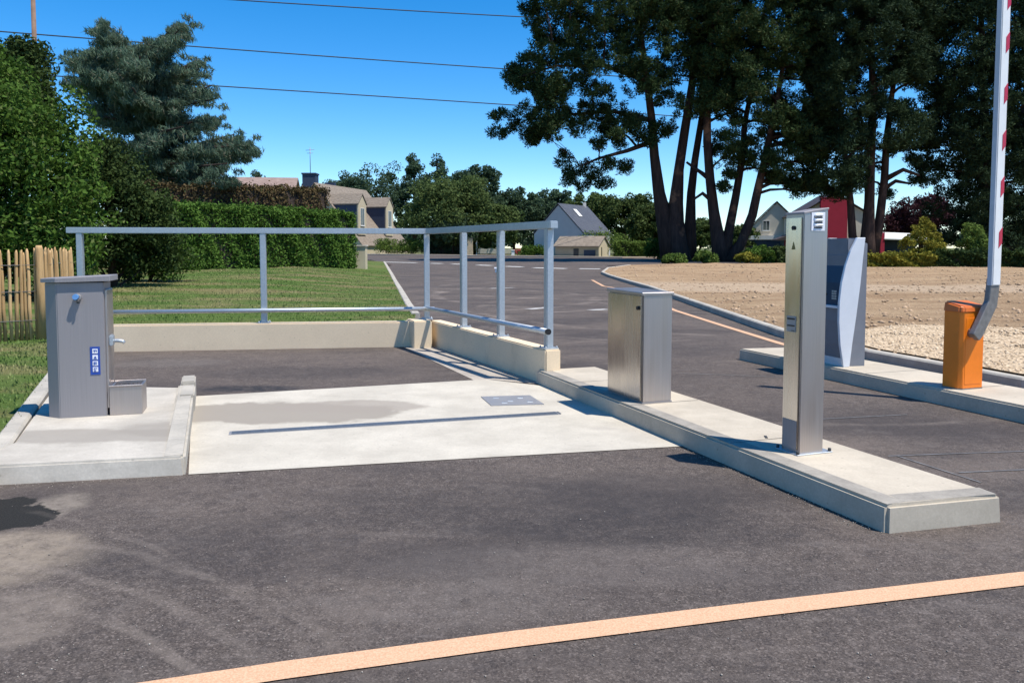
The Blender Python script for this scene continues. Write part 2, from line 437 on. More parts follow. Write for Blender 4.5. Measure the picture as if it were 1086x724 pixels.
# asphalt: car park, exit road and the street at its end
sheet('road', [(-30, -25), (40, -25), (40, 20), (7, 40), (7, 60), (30, 72), (60, 76), (60, 85), (12, 86), (-4, 97), (-20, 108), (-60, 110), (-60, 79), (-14, 79), (-9, 60), (-7, 20), (-9, 11), (-30, 11)],
      lambda x, y: gz(y), M_asphalt, ystep=3, step=20)

# left kerb of the service area and of the road
kl = [Vector((-3.15, 4.1, 0)), at(0, 471, .12), at(52, 401, .12), Vector((-6.45, 11.75, 0))]
BW0, BW1 = at(62, 374), at(440, 367.5)          # foot of the back wall's front face
CW = at(455, 365.5); CE = at(578.5, 408)        # foot of the side wall's left face
rk = [at(441, 333, .1), at(433, 322, .1), at(424, 306, .1), atg(416, 292, .1), atg(410, 281.5, .1), atg(407.5, 277.5, .1)]
def dist_poly(x, y, pts):
    b = 1e9
    for i in range(len(pts) - 1):
        ax, ay, bx, by = pts[i].x, pts[i].y, pts[i + 1].x, pts[i + 1].y
        t = max(0, min(1, ((x - ax) * (bx - ax) + (y - ay) * (by - ay)) / ((bx - ax) ** 2 + (by - ay) ** 2)))
        b = min(b, math.hypot(x - ax - t * (bx - ax), y - ay - t * (by - ay)))
    return b
def zlawn(x, y):
    d = min(dist_poly(x, y, rk), dist_poly(x, y, kl), 6)
    s = min(1, d / 5); s = s * s * (3 - 2 * s)
    rise = min(.34, max(0, (y - 14) * .016))
    return gz(y) + .10 + rise * s + .015 * math.sin(x * 1.3 + y * .7) * s
lawn_pts = [kl[0], kl[1], kl[2], kl[3], Vector((BW0.x - .3, BW0.y + .15, 0)), Vector((BW1.x - .1, BW1.y + .12, 0))] + rk + [Vector((-60, 79, 0)), Vector((-60, 3.6, 0))]
sheet('lawn', lawn_pts, zlawn, M_lawn, step=1.2)
kerb('kerb', kl, .14, .125, lambda x, y: 0, M_kerb)
kerb('kerb', rk, .18, .125, lambda x, y: gz(y), M_kerb)

# far pavement beyond the street
kerb('kerb', [(-60, 110.3), (-20, 108.3), (-4, 97.3), (12, 86.3), (60, 85.3)], .5, .14, lambda x, y: gz(y), mat_plain('pinkish_kerb', (.50, .38, .27), .9, obj=False, scale=1))
sheet('pavement', [(-60, 110.5), (-20, 108.5), (-4, 97.5), (12, 86.5), (60, 85.5), (60, 87.2), (12.5, 88.2), (-3.5, 99), (-19.5, 110.2), (-60, 112.5)], lambda x, y: gz(y) + .12, M_kerb, ystep=2, step=30)

# soil field with its kerb
fk = [Vector((11.5, 5.0, 0)), Vector((8.0, 6.4, 0)), at(1086, 403, .1), at(1000, 387, .1), at(925, 373.5, .1), at(880, 363.5, .1), at(830, 350.5, .1), at(760, 327.5, .1),
      at(712, 311.5, .1), at(690, 304, .1), at(668, 298, .1), atg(646, 291.5, .1), atg(639, 288.5, .1), atg(645, 284, .1), atg(668, 281, .1)]
kerb('kerb', fk, .16, .13, lambda x, y: gz(y), M_kerb)
from mathutils import noise as mn
def zfield(x, y):
    d = min(dist_poly(x, y, fk), 3) / 3
    n = mn.noise(Vector((x * .55, y * .8, 0))) * .07 + mn.noise(Vector((x * 1.6, y * 2.2, 3))) * .05 + mn.noise(Vector((x * .12, y * .2, 9))) * .15
    return gz(y) + .11 + max(-.02, n) * d
sheet('field', fk + [Vector((45, 73, 0)), Vector((75, 66, 0)), Vector((75, 3, 0))], zfield, M_soil, step=.9)
gp = [at(1086, 402, .1) + Vector((.12, .05, 0)), at(1000, 386, .1) + Vector((.12, .06, 0)), at(925, 372.5, .1) + Vector((.1, .05, 0)), at(905, 367, .1) + Vector((.1, 0, 0)), at(915, 350, .14), at(960, 347, .14), at(1020, 346, .14), at(1086, 347.5, .14), Vector((16, 12.5, 0)), Vector((14, 6.2, 0)), Vector((8.1, 6.55, 0))]
sheet('gravel', gp, lambda x, y: max(zfield(x, y) + .012, gz(y) + .13), M_gravel, step=.6)

# concrete slab across the service bay
SL = [at(200, 503.5), at(722, 474.5), at(742, 480), at(590, 409), at(520, 402.5), at(206, 420.5)]
slab_pts = [at(200, 503.5), at(733, 473), at(584, 410.5), at(516, 402.5), at(206, 420.5), at(204, 420)]
sheet('pavement', slab_pts, lambda x, y: .005, M_slab, step=1.0)
# footing strip along the side wall
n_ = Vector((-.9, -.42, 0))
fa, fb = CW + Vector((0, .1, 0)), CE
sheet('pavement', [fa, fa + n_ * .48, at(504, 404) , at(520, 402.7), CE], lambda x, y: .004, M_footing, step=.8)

# concrete plinth under the service point
pl = [at(-70, 517), at(197, 504), at(207, 425), at(204, 415), Vector((-4.35, 7.75, 0)), at(0, 471, .12) + Vector((-.02, -.1, 0)), Vector((-3.2, 4.7, 0))]
pl = [at(-60, 517.5), at(197, 503.5), at(207, 423), Vector((-4.62, 7.98, 0)), at(2, 470, .12) + Vector((.06, 0, 0))]
b = MB(); cxp = sum((p for p in pl), Vector()) / len(pl)
b.prism(pl, -.02, .12, .015, 2, [p + (cxp - p).normalized() * .035 for p in pl])
plo = b.build('concrete_plinth', M_plinth); plo['kind'] = 'structure'
# stub of kerb raised at the plinth's far corner
e0 = at(190, 424, .12); e1 = at(206, 413, .12)
b = MB()
b.prism([e0, e0 + U * .13, e0 + U * .13 + D * .55, e0 + D * .55], -.02, .165, .012, 2)
b.prism([e0 + D * .56, e0 + U * .13 + D * .56, e0 + U * .13 + D * .95, e0 + D * .95], -.02, .20, .012, 2)
ka, kb_ = Vector(pl[1]), Vector(pl[2]); kd = (kb_ - ka).normalized(); kn = Vector((-kd.y, kd.x, 0)); kn = kn if kn.x < 0 else -kn
ka = ka + kd * .05; kL = (kb_ - ka).length
b.prism([ka, ka + kn * .15, kb_ + kn * .15, kb_], -.02, lambda p: .124 + .038 * max(0, min(1, (Vector((p[0], p[1], 0)) - ka).dot(kd) / kL)), .018, 2)
st = b.build('kerb', M_kerb, kind='structure')

# islands
def island(name, pts, mat, h=.15, bat=.05):
    c = sum((Vector((p[0], p[1], 0)) for p in pts), Vector()) / len(pts)
    b = MB(); top = []
    n = len(pts)
    for i in range(n):
        p0, p1, p2 = [Vector((q[0], q[1], 0)) for q in (pts[i - 1], pts[i], pts[(i + 1) % n])]
        a = (p1 - p0).normalized(); bb = (p2 - p1).normalized()
        n1 = Vector((-a.y, a.x, 0)); n2 = Vector((-bb.y, bb.x, 0))
        if n1.dot(c - p1) < 0: n1 = -n1
        if n2.dot(c - p1) < 0: n2 = -n2
        m = (n1 + n2); m = m / max(.5, m.length_squared) * 2 / 2 * 1.0
        top.append(p1 + m * bat)
    b.prism(pts, -.03, h, .018, 2, top)
    o = b.build(name, mat); o['kind'] = 'structure'; return o
i0 = at(577, 410); i1 = at(940, 566); i2 = at(1064, 553)
dI = (i0 - i1).normalized(); nI = Vector((dI.y, -dI.x, 0))
far_w = nI * .72
I = [i1, i2, i2 + (i0 - i1) * .985 + (nI * .7 - (i2 - i1)) , i0 + dI * .2]
I = [i1, i2, i0 + nI * .74 + dI * .25, i0 + dI * .25]
island('traffic_island', I, M_island, .15, .016)
j0 = at(783, 381); j1 = at(1086, 449); dj = (j1 - j0).normalized(); nj = Vector((-dj.y, dj.x, 0))
J = [j0, j1 + dj * 5, j1 + dj * 5 + nj * .82, j0 + nj * .82 + dj * .12]
island('traffic_island', J, M_island, .15, .016)
strip('saw_joint', [i1 + nI * .36 + dI * 1.45, i1 + nI * .40 + dI * 1.52], .02, lambda x, y: .1525, M_seam)

M_edge = mat_concrete('worn_kerb_edge', (.40, .36, .30), (.25, .225, .19), scale=4)
strip('kerb', [i0 + dI * .2 + nI * .083, i1 + nI * .083 + dI * .02], .125, lambda x, y: .1508, M_edge)
strip('kerb', [i1 + nI * .15 + dI * .085, i2 - nI * .02 + dI * .085], .125, lambda x, y: .1508, M_edge)
for t in (.30, .60, .86):
    q1 = i1.lerp(i0, t); strip('saw_joint', [q1 + nI * .03, q1 + nI * .70], .008, lambda x, y: .1515, M_seam)
for t in (.25, .55, .8):
    q1 = j0.lerp(j1, t); strip('saw_joint', [q1 + nj * .03, q1 + nj * .78], .008, lambda x, y: .1515, M_seam)
# painted lines
z4 = lambda x, y: gz(y) + .006
strip('painted_line', [Vector((-14, -4.2, 0)), at(-200, 800), at(100, 742), at(300, 711.5), at(540, 679), at(800, 647), at(1086, 614), at(1300, 591), Vector((9, 6.0, 0)), Vector((30, 12.5, 0))], .125, z4, M_ochre)
strip('painted_line', [Vector((8.6, 5.2, 0)), at(1086, 419), at(1000, 402), at(925, 386.5), at(870, 375.5), at(828, 364.5), at(770, 346.5), at(715, 329), at(672, 308.5), at(640, 303.5), atg(628, 297)], .13, z4, M_ochre)
for (a, b_, w) in [((402, 277.8), (448, 278.8), 0), ((455, 279.2), (471, 279.6), 0), ((478, 279.9), (492, 280.3), 0), ((504, 281), (524, 281.7), 0), ((534, 282.4), (557, 283.2), 0), ((561, 283.8), (606, 285), 0), ((611, 284.9), (640, 285.2), 0)]:
    pa, pb2 = atg(*a), atg(*b_); strip('painted_line', [pa.lerp(pb2, .12), pa.lerp(pb2, .88)], .62, z4, M_white)
for a, b_ in [((560, 328), (584, 326)), ((520, 306), (545, 305)), ((625, 329), (644, 328))]:
    strip('painted_line', [at(*a), at(*b_)], .28, z4, M_faded)
for pts in [[(942, 484), (1110, 478)], [(1017, 501.5), (1120, 497)], [(952, 484), (1040, 512)], [(866, 445), (962, 440)], [(720, 396), (800, 399), (868, 402)]]:
    strip('saw_cut', [at(*p) for p in pts], .011, z4, M_chalk)

# ------------------------------------------------------------------ service bay furniture
# low walls
def wall(name, pts_front, thick, h, mat, label, bev=.015):
    # closed footprint; front line then offset line
    b = MB(); b.prism(pts_front, -.05, h, bev, 2); o = b.build(name, mat); return tag(o, label, 'wall')
wdir = (CE - CW).normalized(); wn = Vector((-wdir.y, wdir.x, 0))
if wn.x < 0: wn = -wn
bd = (BW1 - BW0).normalized(); bn = Vector((-bd.y, bd.x, 0))
wall('low_wall', [BW0, BW1, BW1 + bn * .2, BW0 + bn * .2], .2, .385, M_wall, 'long cream rendered low wall across the back of the bay, beside the lawn')
wall('low_wall', [CW + wdir * .03, CE, CE + wn * .19, CW + wn * .19 + wdir * .03], .19, .385, M_wall, 'cream rendered low wall running down the side of the bay to the island')
blk0 = at(438.5, 369.5)
blk = [blk0, blk0 + Vector((.275, .075, 0)), blk0 + Vector((.275, .075, 0)) + D * .46, blk0 + D * .46]
o = MB().prism(blk, -.05, .41, .015, 2).build('wall_pier', M_wall); tag(o, 'short cream wall pier in the corner where the two low walls meet', 'pier')

# railing: back run and side run
rail = thing('railing', 'galvanised steel railing standing on the two low cream walls', 'railing', BW0)
L0 = Vector(BW0)
def lp(p): return Vector(p) - L0
bc = lambda t: BW0 + bd * t + bn * .10
def on_back(px):                                 # centre line of the back wall under a pixel column
    lo, hi = 0, 8
    for _ in range(50):
        m = (lo + hi) / 2; p = bc(m)
        if CX + F * p.x / (p.y * cp) < px: lo = m
        else: hi = m
    return bc(lo)
sc_ = lambda t: CW + wdir * t + wn * .095
def on_side(px):
    lo, hi = 0, (CE - CW).length
    for _ in range(50):
        m = (lo + hi) / 2; p = sc_(m)
        if CX + F * p.x / (p.y * cp) < px: lo = m
        else: hi = m
    return sc_(lo)
RT = 1.80; hw = .042
corner = on_back(452.5)
def post(p, rz, z0=.385):
    b = MB(); b.box(-hw, hw, -hw, hw, z0 + .012, RT - .087, .008, 2)
    b.box(-.085, .085, -.085, .085, z0, z0 + .012)
    o = b.build('post', M_galv, rail); q = lp(p); o.location = q; o.rotation_euler.z = rz
    for sx in (-.068, .068):
        for sy in (-.068, .068): MB().tube([(sx, sy, z0 + .012), (sx, sy, z0 + .03)], .009, 6).build('bolt', M_galv, o)
    return o
rzb = math.atan2(bd.y, bd.x); rzs = math.atan2(wdir.y, wdir.x)
pb = [on_back(85), on_back(279)]
for p in pb: post(p, rzb)
post(corner, rzb, .41)
ps = [on_side(491.5), on_side(531), on_side(582)]
for p in ps: post(p, rzs)
def bar(a, b_, w, h, z, name, mat=M_galv, bev=.008):
    a = lp(a); b_ = lp(b_); d = (b_ - a); L = d.length
    m = MB(); m.box(0, L, -w / 2, w / 2, -h / 2, h / 2, bev, 2)
    o = m.build(name, mat, rail); o.location = (a.x, a.y, z); o.rotation_euler.z = math.atan2(d.y, d.x); return o
bar(pb[0] - bd * .17, corner + bd * .03, .10, .085, RT - .045, 'top_rail')
bar(corner + wdir * .085, ps[-1] + wdir * .13, .10, .085, RT - .0455, 'top_rail')
m = MB(); m.tube([lp(pb[0]) + Vector((0, -.075, .575)), lp(corner) + Vector((0, -.075, .575)) + bd * .12], .032, 10); m.build('lower_rail', M_galv, rail)
off = -wn * .070
m = MB(); m.tube([lp(corner) + off + Vector((.04, 0, .585)) - wdir * .02, lp(ps[-1]) + off + Vector((0, 0, .585)) + wdir * .10], .032, 10); m.build('lower_rail', M_galv, rail)
e = lp(ps[-1]) + off + wdir * .115 + Vector((0, 0, .585))
m = MB(); m.tube([e, e + wdir * .025], .034, 10); m.build('end_cap', M_black, rail)

# drain channel and access plate in the slab
g0 = at(243, 460); g1 = at(592, 438.5); dg = (g1 - g0).normalized()
o = thing('drain_channel', 'long thin dark drain grate set across the pale concrete slab', 'drain', (g0.x, g0.y, .005), math.atan2(dg.y, dg.x))
Lg = (g1 - g0).length
m = MB(); m.box(0, Lg, -.065, .065, -.01, .003); m.build('frame', M_plate, o)
m = MB()
n = int(Lg / .03)
m.box(.02, Lg - .02, -.05, .05, .001, .0045)
for i in range(n): m.box(.03 + i * .03, .03 + i * .03 + .016, -.046, .046, .004, .0055)
m.build('grate', M_grate, o)
q = [at(510, 421.5), at(562, 420), at(577, 429.5), at(521, 431)]
o = thing('access_cover', 'grey steel access plate let into the concrete slab near the wall end', 'cover', (q[0].x, q[0].y, .005))
m = MB(); m.prism([p - q[0] for p in q], -.01, .007); m.build('plate', M_plate, o)
for (a, b_) in [(.25, .25), (.45, .62), (.3, .78), (.72, .3), (.8, .75)]:
    p = (q[0].lerp(q[1], a)).lerp(q[3].lerp(q[2], a), b_) - q[0]; MB().box(p.x - .028, p.x + .028, p.y - .02, p.y + .02, .006, .011, .002).build('lifting_key', M_galv, o)

# ------------------------------------------------------------------ service point (left)
sp0 = at(64, 443.5, .12)
SPo = thing('service_point', 'tall grey steel water service cabinet with a tap and blue sticker, by the lawn', 'service cabinet', sp0, RZ - .06)
W, DP, H = .345, .32, 1.10
m = MB(); m.prism([(0, 0), (W, 0), (W, DP), (-.10, DP), (-.10, .085)], 0, lambda p: H, .006, 2); m.build('body', M_steelm, SPo)
m = MB()
lidp = [(-.125, .06), (.0, -.03), (W + .055, -.03), (W + .055, DP + .02), (-.125, DP + .02)]
m.prism(lidp, lambda p: H + .002 + .02 * (p[0] + .1), lambda p: H + .035 + .045 * (p[0] + .1), .004, 1); m.build('lid', M_steelm, SPo)
m = MB(); m.box(W + .0, W + .018, .02, DP - .02, .06, H - .06, .004); m.build('side_panel', M_steelb, SPo)
t = m = MB(); m.tube([(.155, 0, H - .12), (.155, -.035, H - .12)], [.03, .028], 12)
tp = m.build('tap', M_plate, SPo)
m = MB(); m.tube([(.148, -.036, H - .115), (.148, -.062, H - .113)], [.026, .022], 12); m.build('knob', M_knob, tp)
m = MB(); m.tube([(.163, -.02, H - .125), (.166, -.05, H - .145), (.166, -.05, H - .165)], .011, 8); m.build('spout', M_seam, tp)
st = MB().box(.232, .305, -.0035, -.0005, .345, .575).build('sticker', M_blue_label, SPo)
for i in range(4):
    z = .37 + i * .05; MB().box(.250, .289, -.006, -.0035, z, z + .038).build('pictogram', M_white_label, st)
# four little pictograms: a tap, a drop over water, a grey-water tray, a hooked hose
gl = lambda pts: MB().extr([(x, -.006, z) for x, z in pts], (0, -.002, 0)).build('glyph', M_blue_label, st)
gl([(.256, .549), (.256, .544), (.262, .544), (.262, .530), (.268, .530), (.268, .544), (.276, .544), (.276, .534), (.283, .534), (.283, .549)])
gl([(.257, .476), (.282, .476), (.282, .481), (.275, .482), (.277, .488), (.2695, .500), (.262, .488), (.264, .482), (.257, .481)])
gl([(.257, .452), (.257, .424), (.263, .424), (.263, .431), (.282, .431), (.282, .437), (.263, .437), (.263, .444), (.282, .444), (.282, .450)])
gl([(.258, .401), (.258, .374), (.274, .374), (.274, .388), (.269, .388), (.269, .379), (.263, .379), (.263, .396), (.282, .396), (.282, .401)])
m = MB(); m.tube([(W + .018, .1, .60), (W + .07, .08, .612), (W + .12, .07, .606), (W + .135, .07, .590)], [.016, .016, .016, .013], 10); m.build('spout', M_galv, SPo)
m = MB(); m.box(W + .018, W + .05, .05, .15, .57, .66, .008, 2); m.build('valve', M_galv, SPo)
m = MB()
bx0, bx1 = W + .019, W + .265
m.box(bx0, bx1, .0, .02, 0, .235, .003); m.box(bx0, bx1, .26, .28, 0, .25, .003)
m.box(bx0, bx0 + .018, .021, .259, 0, .24, .003); m.box(bx1 - .018, bx1, .021, .259, 0, .24, .003); m.box(bx0 + .019, bx1 - .019, .021, .259, .0, .205)
m.box(bx0 - .0, bx1 + .01, -.012, .012, .236, .25, .003)
m.build('basin', M_steelb, SPo)
m = MB()
for i in range(6): m.box(bx0 + .03 + i * .035, bx0 + .045 + i * .035, .021, .259, .2055, .222)
m.build('grille', M_seam, SPo)

# ------------------------------------------------------------------ stainless cabinet on the island
c0 = at(682, 428.3, .15)
CAB = thing('steel_cabinet', 'waist high brushed stainless steel cabinet on the island beside the bay', 'cabinet', c0, RZ - .01)
w_, d_, h_ = .285, .66, .965
m = MB(); m.box(0, w_, .012, d_, .0, h_ - .02, .006, 2); m.build('body', M_steelb, CAB)
m = MB(); m.box(-.014, .0, .03, d_ - .01, .02, h_ - .03, .004, 2); dr = m.build('door', M_steel, CAB)
m = MB(); m.tube([(-.015, .07, h_ - .135), (-.03, .07, h_ - .135)], .018, 10); m.build('lock', M_black, dr)
m = MB(); m.prism([(-.02, -.005), (w_ + .012, -.005), (w_ + .012, d_ + .012), (-.02, d_ + .012)], h_ - .019, lambda p: h_ + (.012 if p[1] > .2 else 0.002), .004, 1); m.build('lid', M_steelb, CAB)
m = MB(); m.box(.004, w_ - .004, .006, .0115, .02, h_ - .03); m.build('front_panel', M_steelb, CAB)
m = MB(); m.box(-.006, w_ + .004, .004, d_ + .004, 0.0, .012); m.build('base_frame', M_steelm, CAB)

# ------------------------------------------------------------------ access column
a0 = at(847.5, 482.5, .15)
COLM = thing('access_column', 'tall slim stainless steel access column with speaker grille near the island end', 'access column', a0, RZ - .01)
w_, d_, h_ = .192, .175, 1.575
m = MB(); m.prism([(0, 0), (w_, 0), (w_, d_), (0, d_)], .008, lambda p: h_ + (p[0]) * .16 - .008, .004, 2); m.build('body', M_steelb, COLM)
m = MB(); m.prism([(-.004, -.004), (w_ + .004, -.004), (w_ + .004, d_ + .004), (-.004, d_ + .004)], lambda p: h_ + p[0] * .16 - .007, lambda p: h_ + p[0] * .16 + .006, .002, 1); m.build('cap', M_steelm, COLM)
m = MB(); m.box(-.009, -.0005, .014, d_ - .012, .03, h_ - .03, .003, 2); fp = m.build('front_plate', M_steel, COLM)
m = MB(); m.box(-.012, -.0095, .02, d_ - .02, .03, .22); m.build('kick_plate', M_steelm, fp)
m = MB(); m.tube([(-.0095, .085, h_ - .095), (-.018, .085, h_ - .095)], .014, 12); m.build('camera_eye', M_black, fp)
m = MB(); m.extr([(-.0095, .068, h_ - .235), (-.0095, .102, h_ - .235), (-.0095, .085, h_ - .185)], (-.002, 0, 0)); m.build('warning_sticker', M_yellow, fp)
rd = MB().box(-.013, -.0095, .045, .135, .80, .905, .003).build('card_reader', M_plate, fp)
m = MB(); m.box(-.016, -.013, .055, .125, .882, .892); m.box(-.016, -.013, .055, .125, .838, .846); m.box(-.016, -.013, .055, .085, .808, .812); m.build('card_slot', M_black, rd)
g = MB().box(.055, .165, -.004, -.0005, h_ - .115, h_ + .005, .002).build('speaker_grille', M_white_label, COLM)
m = MB()
for i in range(3):
    z = h_ - .085 + i * .033
    pts = [(.078, 0, z), (.10, 0, z + .006), (.12, 0, z + .008), (.14, 0, z + .006)]
    m.tube([(x, -.008, zz) for x, _, zz in pts], .0075, 8)
m.build('louvre', M_arm, g)
m = MB()
for i in range(3):
    z = h_ - .098 + i * .033; m.box(.078, .142, -.0062, -.004, z, z + .009)
m.build('slot', M_seam, g)
m = MB(); m.box(-.03, w_ + .065, -.02, d_ + .03, 0, .008, .002); bp = m.build('base_plate', M_galv, COLM)
for x, y in ((-.018, -.008), (w_ + .05, -.006), (w_ + .05, d_ + .015), (-.018, d_ + .015)): MB().tube([(x, y, .008), (x, y, .028)], .011, 6).build('bolt', M_seam, bp)

# ------------------------------------------------------------------ payment terminal
t0 = at(892, 389, .15)
TER = thing('payment_terminal', 'dark blue payment terminal with curved silver side fin on the right island', 'terminal', t0, RZ - .12)
kx = 9.05 / F
def tp_(px, py): return ((px - 892) * kx / .955, (389 - py) * kx)
# rear casing
m = MB()
x0, _ = tp_(897, 0); x1, zt = tp_(920.5, 258)
m.prism([(x0, .012), (x1, .012), (x1, .50), (x0, .50)], 0, lambda p: zt if p[0] > .1 else zt + .06, .006, 2); m.build('rear_casing', M_slate_blue, TER)
def fin(y0, nm):
    Lc = [(893, 389), (888.5, 365), (886.4, 340), (886.4, 320), (888.5, 300), (892.5, 282), (898, 266), (905.5, 252)]
    Rc = [(914.8, 252), (913, 270), (910.5, 300), (906.5, 335), (902.5, 365), (900.0, 389)]
    pts = [(tp_(*p)[0], y0, tp_(*p)[1]) for p in Lc + Rc]
    m = MB(); m.extr(pts, (0, .035, 0), .004); return m.build(nm, M_silver, TER)
fin(-.03, 'side_fin'); fin(.475, 'side_fin')
# front face between the fins: hood, recessed screen, shelf, lower door
yA, yB = .006, .474
def fx(py):
    Lc = [(389, 893), (365, 888.5), (340, 886.4), (320, 886.4), (300, 888.5), (282, 892.5), (266, 898), (252, 905.5)]
    for (ya, xa), (yb, xb) in zip(Lc, Lc[1:]):
        if yb <= py <= ya: return (xa + (xb - xa) * (ya - py) / (ya - yb) - 892) * kx / .955
    return 0
def fpanel(pys, inset, mat, name, par=TER, back=None):
    xb = tp_(897.5, 0)[0] if back is None else back
    pts = [(fx(p) + inset, yA, tp_(0, p)[1]) for p in pys] + [(xb, yA, tp_(0, pys[-1])[1]), (xb, yA, tp_(0, pys[0])[1])]
    m = MB(); m.extr(pts, (0, yB - yA, 0)); return m.build(name, mat, par)
fpanel([389, 380], .012, M_silver, 'foot_panel', back=.06)
fpanel([379.6, 365, 340, 327], .012, M_slate_blue, 'lower_door', back=.06)
fpanel([326.6, 324], -.015, M_silver, 'shelf', back=.06)
sc1 = fpanel([323.6, 310, 300, 290, 282, 271], .05, M_dark_blue, 'recessed_panel', back=.12)
fpanel([270.6, 262, 252.5], .004, M_slate_blue, 'hood', back=.24)
m = MB(); m.extr([(fx(284) + .046, .14, tp_(0, 296)[1]), (fx(284) + .046, .34, tp_(0, 296)[1]), (fx(276) + .046, .34, tp_(0, 277)[1]), (fx(276) + .046, .14, tp_(0, 277)[1])], (-.004, 0, 0)); m.build('screen', M_screen, sc1)
m = MB(); xx = fx(310) + .05
for i in range(3):
    for j in range(4): m.box(xx - .012, xx - .001, .10 + i * .03, .122 + i * .03, tp_(0, 318)[1] + j * .028, tp_(0, 318)[1] + j * .028 + .02)
m.build('keypad', M_galv, sc1)
m = MB(); m.box(xx - .012, xx - .001, .28, .37, tp_(0, 314)[1], tp_(0, 314)[1] + .02); m.build('card_slot', M_black, sc1)
m = MB(); m.tube([(tp_(911, 0)[0], -.002, tp_(0, 251)[1]), (tp_(911, 0)[0], -.002, tp_(0, 243)[1])], .004, 6)

# ------------------------------------------------------------------ barrier
b0 = at(1018, 413.5, .15)
BAR = thing('barrier_gate', 'orange parking barrier cabinet with raised white and red striped arm', 'barrier', b0, RZ - .02)
w_, d_, h_ = .30, .30, .745
ch = .03
oct_ = [(ch, 0), (w_ - .02, 0), (w_, .02), (w_, d_ - .02), (w_ - .02, d_), (ch, d_), (0, d_ - ch), (0, ch)]
d2 = .20
oct_ = [(ch, 0), (w_ - .02, 0), (w_, .02), (w_, d2), (w_ - .02, d2 + .02), (ch, d2 + .02), (0, d2), (0, ch)]
m = MB(); m.prism(oct_, 0.012, h_, .004, 2); m.build('housing', M_orange, BAR)
m = MB(); m.prism([(p[0] * 1.03 - .004, p[1] * 1.03 - .003) for p in oct_], 0, .011); m.build('base_plate', M_bracket, BAR)
m = MB(); oc2 = [(p[0] * 1.05 - .008, p[1] * 1.06 - .007) for p in oct_]
m.prism(oc2, h_ + .002, lambda p: h_ + .055 + .20 * max(0, p[1] - .02), .016, 3, [(.15 + (p[0] - .15) * .95, .1 + (p[1] - .1) * .93) for p in oc2]); m.build('lid', M_lid, BAR)
m = MB(); m.box(.05, w_ - .04, -.003, .0, .05, h_ - .06, .001); dd = m.build('door', M_orange, BAR)
kb = 7.6 / F
def bp_(px, py): return ((px - 1018) * kb / .95, (413.5 - py) * kb)
piv = bp_(1029.5, 353); mid = bp_(1047, 322); topb = bp_(1049, 301)
m = MB(); m.tube([(piv[0], -.002, piv[1]), (piv[0], -.06, piv[1])], .045, 14); m.build('hub', M_bracket, BAR)
m = MB()
def plate_path(pts, w, y0, y1):
    a = []; b_ = []
    for i, p in enumerate(pts):
        p = Vector((p[0], p[1])); d = (Vector(pts[min(i + 1, len(pts) - 1)]) - Vector(pts[max(0, i - 1)])).normalized(); n = Vector((-d.y, d.x))
        a.append((p.x + n.x * w[i], y0, p.y + n.y * w[i])); b_.append((p.x - n.x * w[i], y0, p.y - n.y * w[i]))
    m.extr(a + list(reversed(b_)), (0, y1 - y0, 0), .006)
plate_path([(piv[0] - .03, piv[1] - .035), piv, mid, (topb[0] + .002, topb[1] - .03), (topb[0] + .004, topb[1] + .05)], [.05, .058, .06, .058, .055], -.095, -.035); m.build('arm_bracket', M_bracket, BAR)
az0, az1 = topb[1] - .015, 4.4
ax = topb[0]; lean = math.tan(R(0.2))
m = MB(); m.box(-.050, .056, -.105, -.050, 0, az1 - az0, .008, 2)
arm = m.build('arm', M_arm, BAR); arm.location = (ax, 0, az0); arm.rotation_euler = (0, R(.1), 0)
m = MB(); m.box(-.058, -.0505, -.102, -.053, 0, az1 - az0); m.build('rubber_edge', M_armedge, arm)
m = MB(); m.box(-.054, .060, -.109, -.046, az1 - az0, az1 - az0 + .03, .006); m.build('arm_cap', M_black, arm)
for yb in (253, 200, 152, 104, 52, 8, -36, -80):
    z0 = (302 - yb) * kb - .09
    m = MB(); m.extr([(.008, -.1056, z0), (.050, -.1056, z0 + .05), (.050, -.1056, z0 + .20), (.008, -.1056, z0 + .15)], (0, -.0025, 0)); m.build('reflector', M_red, arm)

# ------------------------------------------------------------------ chestnut paling fence
FZ = .12
fpx = [(-150, 371), (47, 358), (66, 348), (80, 342)]
fp_ = [at(*p, FZ) for p in fpx]
FEN = thing('paling_fence', 'split chestnut paling fence with a thick post, in front of the big bush', 'fence', fp_[1])
m = MB(); mw = MB()
for i in range(len(fp_) - 1):
    a, b_ = fp_[i] - fp_[1], fp_[i + 1] - fp_[1]; L = (b_ - a).length; n = int(L / (.066 if i == 0 else .12))
    for j in range(n):
        if i == 1 and j == 0: continue
        p = a.lerp(b_, (j + random.uniform(.3, .7)) / n)
        hh = random.uniform(1.30, 1.40); r = random.uniform(.021, .034); tilt = random.uniform(-.03, .03); tl = random.uniform(-.02, .02)
        pts = []
        for z, s in ((-.05, 1), (hh * .35, 1.05), (hh * .7, .95), (hh - .05, .9), (hh, .25)):
            pts.append((p.x + tilt * z + random.uniform(-.008, .008), p.y + tl * z, FZ + z - fp_[1].z))
        m.tube(pts, [r, r * 1.05, r * .95, r * .85, r * .3], 5)
    for z in (.28, .72, 1.12):
        mw.tube([a + Vector((0, -.035, z)), b_ + Vector((0, -.035, z))], .006, 5)
m.build('pales', M_wood, FEN); mw.build('wire', M_fwire, FEN)
for p in (fp_[1], fp_[0], fp_[0].lerp(fp_[1], .45)):
    m = MB(); q = p - fp_[1]
    m.tube([(q.x, q.y - .06, -.05), (q.x + .01, q.y - .06, .7), (q.x, q.y - .06, 1.36), (q.x, q.y - .06, 1.42)], [.062, .06, .055, .04], 9); m.build('post', M_wood, FEN)

# ------------------------------------------------------------------ vegetation
def rand_unit(n):
    v = rng.normal(size=(n, 3)); return v / np.linalg.norm(v, axis=1, keepdims=True)

